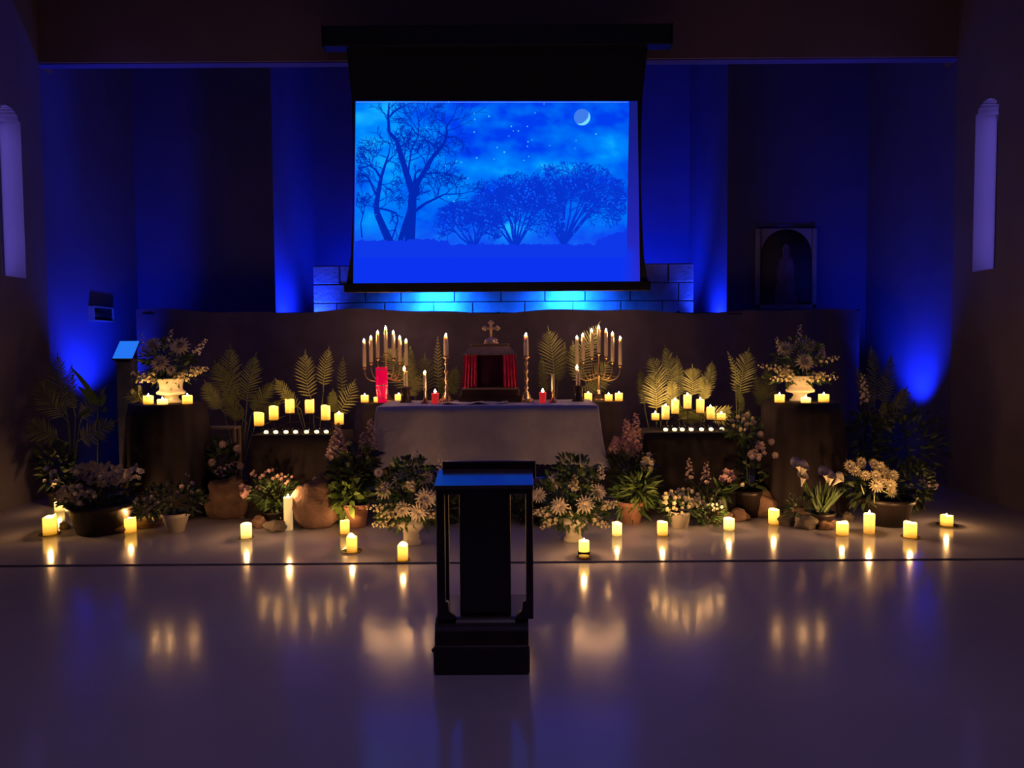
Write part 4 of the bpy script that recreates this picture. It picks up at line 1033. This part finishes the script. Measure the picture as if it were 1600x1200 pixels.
# --- two floor urns flanking the altar
g = on(643, 850); arrangement('low cream urn of white chrysanthemums on the floor at the left of the altar', 643, 850, g.y, 0.001, .33, .115,
    [(601, 764, 14, -.05), (628, 748, 14, -.02), (665, 746, 14, -.02), (666, 777, 16, -.12), (630, 794, 13, -.12), (655, 799, 14, -.14), (592, 738, 8, 0)],
    [(630, 800, 588, 806, -.1), (612, 796, 572, 792, -.08), (618, 815, 582, 820, -.08), (665, 800, 688, 806, -.08), (638, 752, 646, 768, -.12)],
    [(650, 742, 652, 700, .02), (690, 738, 686, 708, .02)], [(635, 775, 50, 45, 420), (640, 806, 58, 16, 200), (640, 735, 35, 18, 120)], leafy=True, sd=300)
g = on(896, 845); arrangement('low cream urn of white chrysanthemums on the floor at the right of the altar', 896, 845, g.y, 0.001, .33, .115,
    [(870, 750, 14, -.02), (842, 773, 12, -.05), (874, 790, 14, -.12), (914, 787, 14, -.12), (934, 768, 13, -.06), (917, 742, 9, 0)],
    [(870, 806, 845, 825, -.1), (925, 808, 952, 824, -.08), (858, 800, 832, 800, -.08), (895, 765, 899, 742, -.12), (940, 790, 968, 786, -.05)],
    [(938, 748, 940, 722, 0)], [(890, 775, 52, 48, 420), (895, 806, 58, 16, 200), (895, 732, 35, 18, 120)], leafy=True, sd=400)

# --- potted plants
def plant(label, px, py, potspec, name='potted_plant', cat='plant', z=0.001):
    g = on(px, py, z); t = thing(name, (g.x, g.y, z), label, cat)
    if potspec: pot(t, *potspec)
    return t, g.y, Vector(t.location)
def pts_px(rnd_seed, n, x0, x1, y0, y1, Y, org, dY=.1, ell=True):
    rnd = random.Random(rnd_seed); o = []
    while len(o) < n:
        u, v = rnd.uniform(-1, 1), rnd.uniform(-1, 1)
        if ell and u * u + v * v > 1: continue
        o.append(at((x0 + x1) / 2 + u * (x1 - x0) / 2, (y0 + y1) / 2 + v * (y1 - y0) / 2, Y + rnd.uniform(-dY, dY * .3)) - org)
    return o
# foxglove like spires, left and right of the altar
t, Y, org = plant('pink spired plant in a terracotta pot at the left altar corner', 557, 822, (.085, .115, .21, 'terracotta'))
for i, (ax, ay, bx, by) in enumerate(((532, 712, 527, 662), (548, 722, 545, 690), (582, 712, 578, 655), (572, 735, 566, 676), (520, 715, 522, 680))):
    spike(t, at(ax, ay, Y + .25) - org, at(bx, by, Y + .25) - org, .05, 'petal_mauve', 34, 500 + i, .034)
stem_to(t, [at(ax, ay, Y + .25) - org for ax, ay in ((532, 712), (548, 722), (582, 712), (572, 735), (520, 715))], .006, 'leaf_dark', (0, 0, .2))
for i, (cx, cy, rx, ry, n) in enumerate(((552, 745, 36, 32, 170), (545, 785, 30, 22, 120), (560, 715, 30, 16, 60))):
    foliage(t, at(cx, cy, Y + .08) - org, (rx * mpp(Y), .12, ry * mpp(Y)), n, .13, .055, ('leaf_dark', 'leaf', 'leaf_dark')[i], 520 + i)
foliage(t, at(540, 775, Y - .06) - org, (24 * mpp(Y), .08, 26 * mpp(Y)), 60, .11, .06, 'leaf_bright', 525)
t, Y, org = plant('tall pink spired plant in a peach pot at the right altar corner', 986, 816, (.085, .12, .2, 'terracotta'))
for i, (ax, ay, bx, by) in enumerate(((980, 705, 979, 655), (993, 715, 994, 646), (988, 708, 986, 672), (962, 704, 963, 682))):
    spike(t, at(ax, ay, Y + .2) - org, at(bx, by, Y + .2) - org, .052, 'petal_pink', 40, 540 + i, .034)
stem_to(t, [at(ax, ay, Y + .2) - org for ax, ay in ((980, 705), (993, 715), (988, 708), (962, 704))], .006, 'leaf_dark', (0, 0, .2))
foliage(t, at(985, 735, Y + .12) - org, (36 * mpp(Y), .14, 30 * mpp(Y)), 200, .12, .03, 'leaf_dark', 550)
foliage(t, at(992, 770, Y) - org, (32 * mpp(Y), .1, 34 * mpp(Y)), 230, .14, .026, 'leaf', 551, root=None)
foliage(t, at(1000, 762, Y - .1) - org, (24 * mpp(Y), .05, 26 * mpp(Y)), 90, .12, .022, 'leaf_bright', 552)
blossoms(t, pts_px(553, 14, 1000, 1024, 710, 735, Y + .05, org), .03, 'petal_cream', sd=3)
# small white pot
t, Y, org = plant('small white flowered plant in a peach white pot on the right floor', 1062, 824, (.07, .095, .15, 'pot_white'))
foliage(t, at(1065, 790, Y) - org, (40 * mpp(Y), .14, 20 * mpp(Y)), 340, .05, .022, 'leaf', 560)
foliage(t, at(1108, 803, Y + .1) - org, (32 * mpp(Y), .12, 16 * mpp(Y)), 240, .05, .022, 'leaf', 561)
blossoms(t, pts_px(562, 60, 1032, 1100, 764, 802, Y - .06, org), .018, 'petal_cream', sd=4, stuff=True)
blossoms(t, pts_px(563, 14, 1096, 1132, 778, 800, Y - .0, org), .015, 'petal_white', name='small_blossom', sd=5, stuff=True)
# pale tapered pot, left
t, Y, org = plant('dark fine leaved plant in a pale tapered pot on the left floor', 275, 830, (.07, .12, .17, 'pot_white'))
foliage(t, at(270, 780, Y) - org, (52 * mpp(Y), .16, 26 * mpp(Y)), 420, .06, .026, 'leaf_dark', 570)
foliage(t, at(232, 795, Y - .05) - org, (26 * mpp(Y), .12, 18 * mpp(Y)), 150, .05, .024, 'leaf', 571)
blossoms(t, pts_px(572, 26, 208, 250, 772, 805, Y - .1, org), .017, 'petal_cream', sd=6, stuff=True)
blossoms(t, pts_px(573, 8, 255, 320, 738, 785, Y, org), .02, 'petal_mauve', name='small_blossom', sd=7)
# hydrangea like mass over the big dark pot, far left
t, Y, org = plant('mass of cream blossoms in a wide dark basin at the far left', 160, 830, (.20, .27, .26, 'pot_dark'))
foliage(t, at(150, 770, Y) - org, (62 * mpp(Y), .2, 30 * mpp(Y)), 420, .08, .032, 'leaf_dark', 580)
foliage(t, at(130, 780, Y - .1) - org, (40 * mpp(Y), .15, 20 * mpp(Y)), 150, .06, .028, 'leaf', 581)
blossoms(t, pts_px(582, 130, 108, 200, 722, 760, Y - .02, org), .026, 'petal_cream', sd=8, stuff=True)
blossoms(t, pts_px(583, 70, 88, 150, 758, 788, Y - .15, org), .024, 'petal_cream', name='lower_blossom', sd=9, stuff=True)
blossoms(t, pts_px(584, 10, 62, 95, 728, 765, Y, org), .022, 'petal_white', name='side_blossom', sd=10)
blossoms(t, pts_px(585, 12, 200, 222, 724, 750, Y, org), .026, 'petal_white', name='side_blossom', sd=11)
# fine green plant between left rocks
t, Y, org = plant('feathery green plant with small pink blossoms between the two left rocks', 428, 818, (.09, .11, .12, 'pot_dark'))
foliage(t, at(428, 770, Y) - org, (42 * mpp(Y), .14, 28 * mpp(Y)), 380, .07, .02, 'leaf', 590)
blossoms(t, pts_px(591, 26, 388, 460, 730, 765, Y, org), .02, 'petal_pink', sd=12, stuff=True)
blossoms(t, pts_px(592, 6, 376, 392, 758, 775, Y - .1, org), .03, 'petal_pink', name='side_blossom', sd=13)
# dark tall plant with pale blooms left of the left candle table
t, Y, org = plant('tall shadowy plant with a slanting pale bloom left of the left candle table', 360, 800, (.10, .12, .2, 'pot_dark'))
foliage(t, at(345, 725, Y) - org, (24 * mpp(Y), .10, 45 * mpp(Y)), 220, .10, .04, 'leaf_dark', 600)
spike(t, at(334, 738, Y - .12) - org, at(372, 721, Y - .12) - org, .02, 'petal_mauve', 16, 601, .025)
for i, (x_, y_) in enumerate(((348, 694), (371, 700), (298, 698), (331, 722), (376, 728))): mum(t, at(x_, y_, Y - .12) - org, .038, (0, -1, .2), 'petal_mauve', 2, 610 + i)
# tall pink blooms right
t, Y, org = plant('slender plant with pink blooms before the right candle table', 1110, 815, (.08, .10, .14, 'pot_dark'))
spike(t, at(1078, 748, Y) - org, at(1076, 716, Y) - org, .03, 'petal_mauve', 16, 620, .024); spike(t, at(1102, 755, Y) - org, at(1104, 722, Y) - org, .035, 'petal_mauve', 18, 621, .026)
blossoms(t, pts_px(622, 14, 1126, 1146, 736, 752, Y - .05, org), .03, 'petal_pink', sd=14)
foliage(t, at(1122, 765, Y) - org, (14 * mpp(Y), .06, 18 * mpp(Y)), 24, .13, .05, 'leaf', 623)
foliage(t, at(1095, 775, Y) - org, (40 * mpp(Y), .1, 16 * mpp(Y)), 120, .08, .03, 'leaf_dark', 624)
stem_to(t, [at(a_, b_2, Y) - org for a_, b_2 in ((1078, 748), (1102, 755), (1136, 745), (1160, 758))], .005, 'leaf', (0, 0, .12))
mum(t, at(1160, 757, Y - .05) - org, .02, (0, -1, .1), 'petal_white', 2, 625)
# cascading plant right of the right candle table
x = at(1170, 700, 6.95).x; t = thing('tall_plant', (x, 6.95, 0.001), 'tall leafy plant with white blossoms right of the right candle table', 'plant'); org = Vector(t.location); Y = 6.97
pot(t, .1, .12, .25, 'pot_dark')
foliage(t, at(1162, 668, Y) - org, (30 * mpp(Y), .12, 24 * mpp(Y)), 240, .07, .03, 'leaf', 630)
foliage(t, at(1172, 740, Y) - org, (22 * mpp(Y), .12, 50 * mpp(Y)), 180, .08, .035, 'leaf_dark', 631)
stem_to(t, [at(1162, 668, Y) - org, at(1175, 690, Y) - org], .007, 'leaf_dark', (0, 0, .2))
blossoms(t, pts_px(632, 22, 1142, 1180, 646, 672, Y - .1, org), .022, 'petal_cream', sd=15, stuff=True)
blossoms(t, pts_px(633, 16, 1170, 1196, 692, 718, Y - .1, org), .03, 'petal_mauve', name='lower_blossom', sd=16)
for i, (x_, y_) in enumerate(((1188, 678), (1211, 711), (1205, 690))): mum(t, at(x_, y_, Y - .12) - org, .032, (0, -1, .2), 'petal_mauve', 2, 640 + i)
# calla lilies
t, Y, org = plant('white calla lilies with upright stems in a dark pot at the right', 1282, 824, (.09, .12, .14, 'pot_dark'), 'calla_lilies', 'flowers')
for i, (x_, y_, lean) in enumerate(((1247, 728, -.4), (1256, 733, .3), (1255, 748, .1), (1290, 742, -.3), (1298, 748, .1), (1310, 750, .7))):
    p = at(x_, y_, Y) - org; m = MB()
    rot = Matrix.Rotation(lean, 3, 'Y') @ Matrix.Rotation(.22, 3, 'X')
    prof = [(.004, -.075), (.009, -.05), (.016, -.02), (.028, .008), (.046, .016)]
    m.lathe(prof, 12, fn=lambda th, i: ((.02 * max(0, math.cos(th - 1.6)) if i == 4 else 0), (.05 * max(0, math.cos(th - 1.6)) ** 2 if i >= 3 else 0)), cap=False)
    m.v = [tuple(rot @ Vector(q) + p) for q in m.v]; m.build('lily_bloom', MT['petal_white'], t)
    m = MB().tube([p + rot @ Vector((0, 0, -.02)), p + rot @ Vector((0, 0, .025))], .005, 5); m.build('spadix', MT['lilycore'], t)
    MB().tube([(random.uniform(-.03, .03), random.uniform(-.03, .03), .12), (p.x * .6, p.y * .5, p.z * .6), p + rot @ Vector((0, 0, -.05))], .005, 5).build('stem', MT['leaf_bright'], t)
foliage(t, at(1290, 765, Y) - org, (30 * mpp(Y), .08, 16 * mpp(Y)), 110, .1, .022, 'leaf', 650, root=(0, 0, .12), bend=.05)
foliage(t, at(1250, 790, Y) - org, (22 * mpp(Y), .08, 16 * mpp(Y)), 60, .09, .03, 'leaf_dark', 651)
# lilies / azalea in big dark pot
t, Y, org = plant('bunch of cream lilies in a big dark glossy pot at the right', 1385, 818, (.17, .22, .24, 'pot_dark'))
foliage(t, at(1362, 760, Y) - org, (44 * mpp(Y), .15, 34 * mpp(Y)), 300, .09, .034, 'leaf_dark', 660)
for i, (x_, y_, r_) in enumerate(((1327, 727, .055), (1336, 735, .05), (1345, 722, .05), (1365, 724, .045), (1368, 742, .05), (1383, 738, .055), (1395, 742, .05), (1380, 752, .04), (1369, 758, .06), (1391, 757, .055), (1393, 768, .05), (1352, 742, .045), (1375, 728, .045))):
    mum(t, at(x_, y_, Y - .14) - org, r_, (random.uniform(-.5, .5), -1, .3), 'petal_cream', 2, 665 + i)
m = MB()
for (ax, ay, bx, by) in ((1374, 764, 1398, 776), (1345, 757, 1350, 772), (1366, 770, 1366, 786)): m.tube([at(ax, ay, Y - .16) - org, at(bx, by, Y - .16) - org], .005, 5)
m.build('stem', MT['palm'], t)
foliage(t, at(1430, 755, Y) - org, (28 * mpp(Y), .12, 42 * mpp(Y)), 260, .07, .026, 'leaf_dark', 680)
blossoms(t, pts_px(681, 12, 1438, 1466, 718, 775, Y - .05, org), .018, 'petal_mauve', name='side_blossom', sd=18)
# dim spire at the far right
x = at(1348, 700, 7.6).x; t = thing('tall_plant', (x, 7.6, 0.001), 'thin pale flower spire behind the right urn table, in shadow', 'plant'); org = Vector(t.location)
pot(t, .08, .1, .2, 'pot_dark'); spike(t, at(1352, 628, 7.6) - org, at(1348, 584, 7.6) - org, .035, 'petal_cream', 22, 690, .028)
foliage(t, at(1352, 680, 7.6) - org, (26 * mpp(7.6), .12, 44 * mpp(7.6)), 240, .09, .035, 'leaf_dark', 691); stem_to(t, [at(1352, 628, 7.6) - org], .006, 'leaf_dark', (0, 0, .2))
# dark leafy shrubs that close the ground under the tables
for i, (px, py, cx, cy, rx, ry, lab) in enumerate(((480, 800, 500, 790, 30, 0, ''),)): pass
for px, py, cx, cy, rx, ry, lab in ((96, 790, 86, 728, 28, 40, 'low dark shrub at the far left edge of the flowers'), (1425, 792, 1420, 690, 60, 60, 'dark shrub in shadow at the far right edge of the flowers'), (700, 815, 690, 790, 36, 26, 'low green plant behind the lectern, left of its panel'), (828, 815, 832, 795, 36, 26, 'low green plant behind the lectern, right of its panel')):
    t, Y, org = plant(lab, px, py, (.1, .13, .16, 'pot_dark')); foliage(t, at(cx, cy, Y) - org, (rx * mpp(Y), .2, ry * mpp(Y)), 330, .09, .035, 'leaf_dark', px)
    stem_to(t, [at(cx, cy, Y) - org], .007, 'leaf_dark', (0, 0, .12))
# a short palm tuft beside the left urn
x = at(212, 630, 7.1).x; t = thing('palm_tuft', (x, 7.12, pL.z + .006), 'short fan of palm leaf left of the left flower urn', 'palm')
frond(t, (222, 629), (204, 612), 13, 7.1, 7.05, n=12, mm='palm'); frond(t, (224, 629), (216, 603), 12, 7.1, 7.05, n=12, mm='palm')

# ---------------------------------------------------------------- rocks
def rock(px, py, w, h, label, mm='rock', sd=0, d=None, amp=.5, grp=None):
    g = on(px, py); k = mpp(g.y); rx, rz = w * k / 2, h * k; dd = d or rx * .8
    m = MB(); m.blob((0, 0, rz * .42), (rx, dd, rz * .56), 22, 16, amp, sd, 1.4)
    m.v = [(x_, y_, max(0.0, z_)) for x_, y_, z_ in m.v]
    o = m.build('rock', MT[mm], None, loc=(g.x, g.y + dd * .6, 0.0005)); tag(o, label, 'rock', grp); return o
rock(352, 812, 64, 68, 'tall reddish rock left of the feathery green plant', 'rock', 1, .13)
rock(491, 826, 70, 72, 'tallest brown rock right of the tall ivory candle', 'rock', 2, .16)
rock(403, 826, 24, 18, 'small pinkish cobble beside the pale yellow candle', 'rock', 3)
rock(428, 832, 34, 18, 'flat brown cobble left of the tall ivory candle', 'rock_grey', 4)
rock(178, 834, 36, 14, 'flat stone in front of the wide dark basin', 'rock', 5)
rock(226, 826, 34, 18, 'orange lit stone right of the left pillar candle', 'rock', 6)
rock(243, 822, 26, 16, 'small stone against the pale tapered pot', 'rock', 7)
rock(98, 828, 15, 12, 'small round pebble beside the far left dished candle', 'rock_grey', 8)
rock(1127, 818, 34, 20, 'orange lit flat rock behind the short pale candle', 'rock', 10)
rock(1156, 815, 30, 18, 'brown rock right of the short pale candle', 'rock', 11)
rock(1104, 818, 20, 14, 'small dark rock at the edge of the white flowered plant', 'rock_grey', 12)
rock(1194, 808, 44, 38, 'large dim brown rock behind the right floor candles', 'rock', 13)
rock(1233, 822, 30, 15, 'flat pointed stone at the left of the right rock row', 'rock_grey', 14)
rock(1254, 812, 26, 18, 'round brown stone topmost of the right rock row', 'rock', 15)
rock(1263, 828, 34, 22, 'front grey brown stone of the right rock row', 'rock_grey', 16)
rock(1291, 828, 32, 19, 'warm lit stone right in the right rock row', 'rock', 17)
rock(1327, 815, 20, 13, 'small dark stone near the calla lilies', 'rock_grey', 18)

# ---------------------------------------------------------------- small furniture at the left
p = at(346, 668, 7.62); k = mpp(7.62)
t = thing('wooden_stand', (p.x, 7.62, 0), 'narrow pale edged wooden stand between the left urn table and candle table', 'stand')
MB().box((0, 0, p.z), (52 * k, .18, .022)).build('top_rail', MT['pale_wood'], t, bevel=.003)
for sx in (-1, 1):
    for sy in (-1, 1): MB().box((sx * 24 * k, sy * .07, p.z / 2 - .005), (.025, .025, p.z - .012)).build('leg', MT['pale_wood'], t, bevel=.003)
MB().box((0, 0, .3), (48 * k, .15, .018)).build('shelf', MT['pale_wood'], t)
# ambo at the left; the blue light on its pages is painted as emission
p = at(198, 560, 7.9); k = mpp(7.9)
t = thing('reading_stand', (p.x, 7.9, 0), 'slim stand with a slanted glowing blue display behind the left urn table', 'lectern')
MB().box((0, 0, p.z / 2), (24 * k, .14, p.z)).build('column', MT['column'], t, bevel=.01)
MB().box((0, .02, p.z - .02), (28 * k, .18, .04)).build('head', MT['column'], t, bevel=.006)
rt = Matrix.Rotation(R(48), 3, 'X')
MB().box((0, .0, p.z + .085), (32 * k, .26, .012), rt).build('desk', MT['dark_wood'], t)
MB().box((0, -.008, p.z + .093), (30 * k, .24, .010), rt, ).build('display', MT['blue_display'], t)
MB().box((0, .02, .02), (.3, .3, .04)).build('foot', MT['column'], t, bevel=.006)

# ---------------------------------------------------------------- front lectern
g = on(753, 1055); k = mpp(g.y); LY = g.y
zt = at(756, 762, LY).z
t = thing('lectern', (g.x, LY, 0.0005), 'dark wooden lectern with open sides and a glossy sloping top in front', 'lectern')
gx = g.x
def Lx(px, py=900, Y=LY): return at(px, py, Y).x - gx
def lb(x0, x1, y0, y1, z0, z1, nm, mm='dark_wood', bv=.006):
    return MB().box(((x0 + x1) / 2, (y0 + y1) / 2, (z0 + z1) / 2), (x1 - x0, y1 - y0, z1 - z0)).build(nm, MT[mm], t, bevel=bv)
z_a = at(753, 1010, LY).z; z_b = at(753, 966, LY + .05).z
lb(Lx(677, 1030), Lx(828, 1030), 0, .42, 0, z_a, 'base', bv=.012)
m = MB(); x0, x1 = Lx(679, 1000), Lx(826, 1000); n = 8; pr_ = []
for i in range(n + 1):
    a_ = PI / 2 * i / n; pr_.append((.06 - .06 * math.cos(a_) if 0 else .07 * (1 - math.cos(a_)), z_a + (z_b - z_a) * math.sin(a_)))
vs = [(x0, .01 + y_, z_) for y_, z_ in pr_] + [(x1, .01 + y_, z_) for y_, z_ in pr_] + [(x0, .40, z_b), (x1, .40, z_b), (x0, .40, z_a), (x1, .40, z_a)]
N = n + 1; m.add(vs, [(i, N + i, N + i + 1, i + 1) for i in range(n)] + [(n, 2 * N - 1, 2 * N + 1, 2 * N), (2 * N, 2 * N + 1, 2 * N + 3, 2 * N + 2), tuple(list(range(N)) + [2 * N, 2 * N + 2])[::-1], tuple(list(range(N, 2 * N)) + [2 * N + 1, 2 * N + 3])])
m.build('base_moulding', MT['dark_wood'], t, smooth=False)
yc = .10
lb(Lx(718, 860, LY + yc), Lx(798, 860, LY + yc), yc, yc + .03, z_b, zt - .01, 'centre_panel')
for (a_, b_2) in ((682, 695), (822, 833)):
    lb(Lx(a_, 860, LY + .03), Lx(b_2, 860, LY + .03), .03, .07, z_b, zt - .01, 'side_post', bv=.004)
    lb(Lx(a_ + 1, 860, LY + .03), Lx(b_2 - 1, 860, LY + .03), .30, .34, z_b, zt + .0, 'side_post', bv=.004)
for sx, px in ((1, 695), (-1, 822)):
    x_ = Lx(px, 930, LY + .05); m = MB(); q = .055
    m.add([(x_, .035, z_b), (x_ + sx * q, .035, z_b), (x_ + sx * q * .75, .035, z_b + .022), (x_ + sx * .022, .035, z_b + .04), (x_ + sx * .016, .035, z_b + .085), (x_, .035, z_b + .09)] + [(x_, .065, z_b), (x_ + sx * q, .065, z_b), (x_ + sx * q * .75, .065, z_b + .022), (x_ + sx * .022, .065, z_b + .04), (x_ + sx * .016, .065, z_b + .085), (x_, .065, z_b + .09)],
          [(0, 1, 2, 3, 4, 5), (11, 10, 9, 8, 7, 6)] + [(i, (i + 1) % 6, 6 + (i + 1) % 6, 6 + i) for i in range(6)])
    m.build('corner_bracket', MT['dark_wood'], t, smooth=False)
lb(Lx(690, 770), Lx(826, 770), .05, .34, zt - .045, zt - .012, 'top_frame')
rt = Matrix.Rotation(R(8), 3, 'X'); L_ = .27
MB().box(((Lx(677, 762) + Lx(834, 762)) / 2, L_ / 2 * math.cos(R(8)) - .0, zt + L_ / 2 * math.sin(R(8))), (Lx(834, 762) - Lx(677, 762), L_, .02), rt).build('sloping_top', MT['lectern_top'], t, bevel=.004)
zr = zt + L_ * math.sin(R(8))
MB().box(((Lx(683, 762) + Lx(840, 762)) / 2, L_ + .015, zr - .03 + .032), (Lx(840, 762) - Lx(683, 762), .025, .095)).build('back_rail', MT['dark_wood'], t, bevel=.005)
for px in (676,): MB().blob((Lx(px, 1020) + .002, .03, z_a - .03), .012, 8, 6).build('knob', MT['dark_wood'], t)
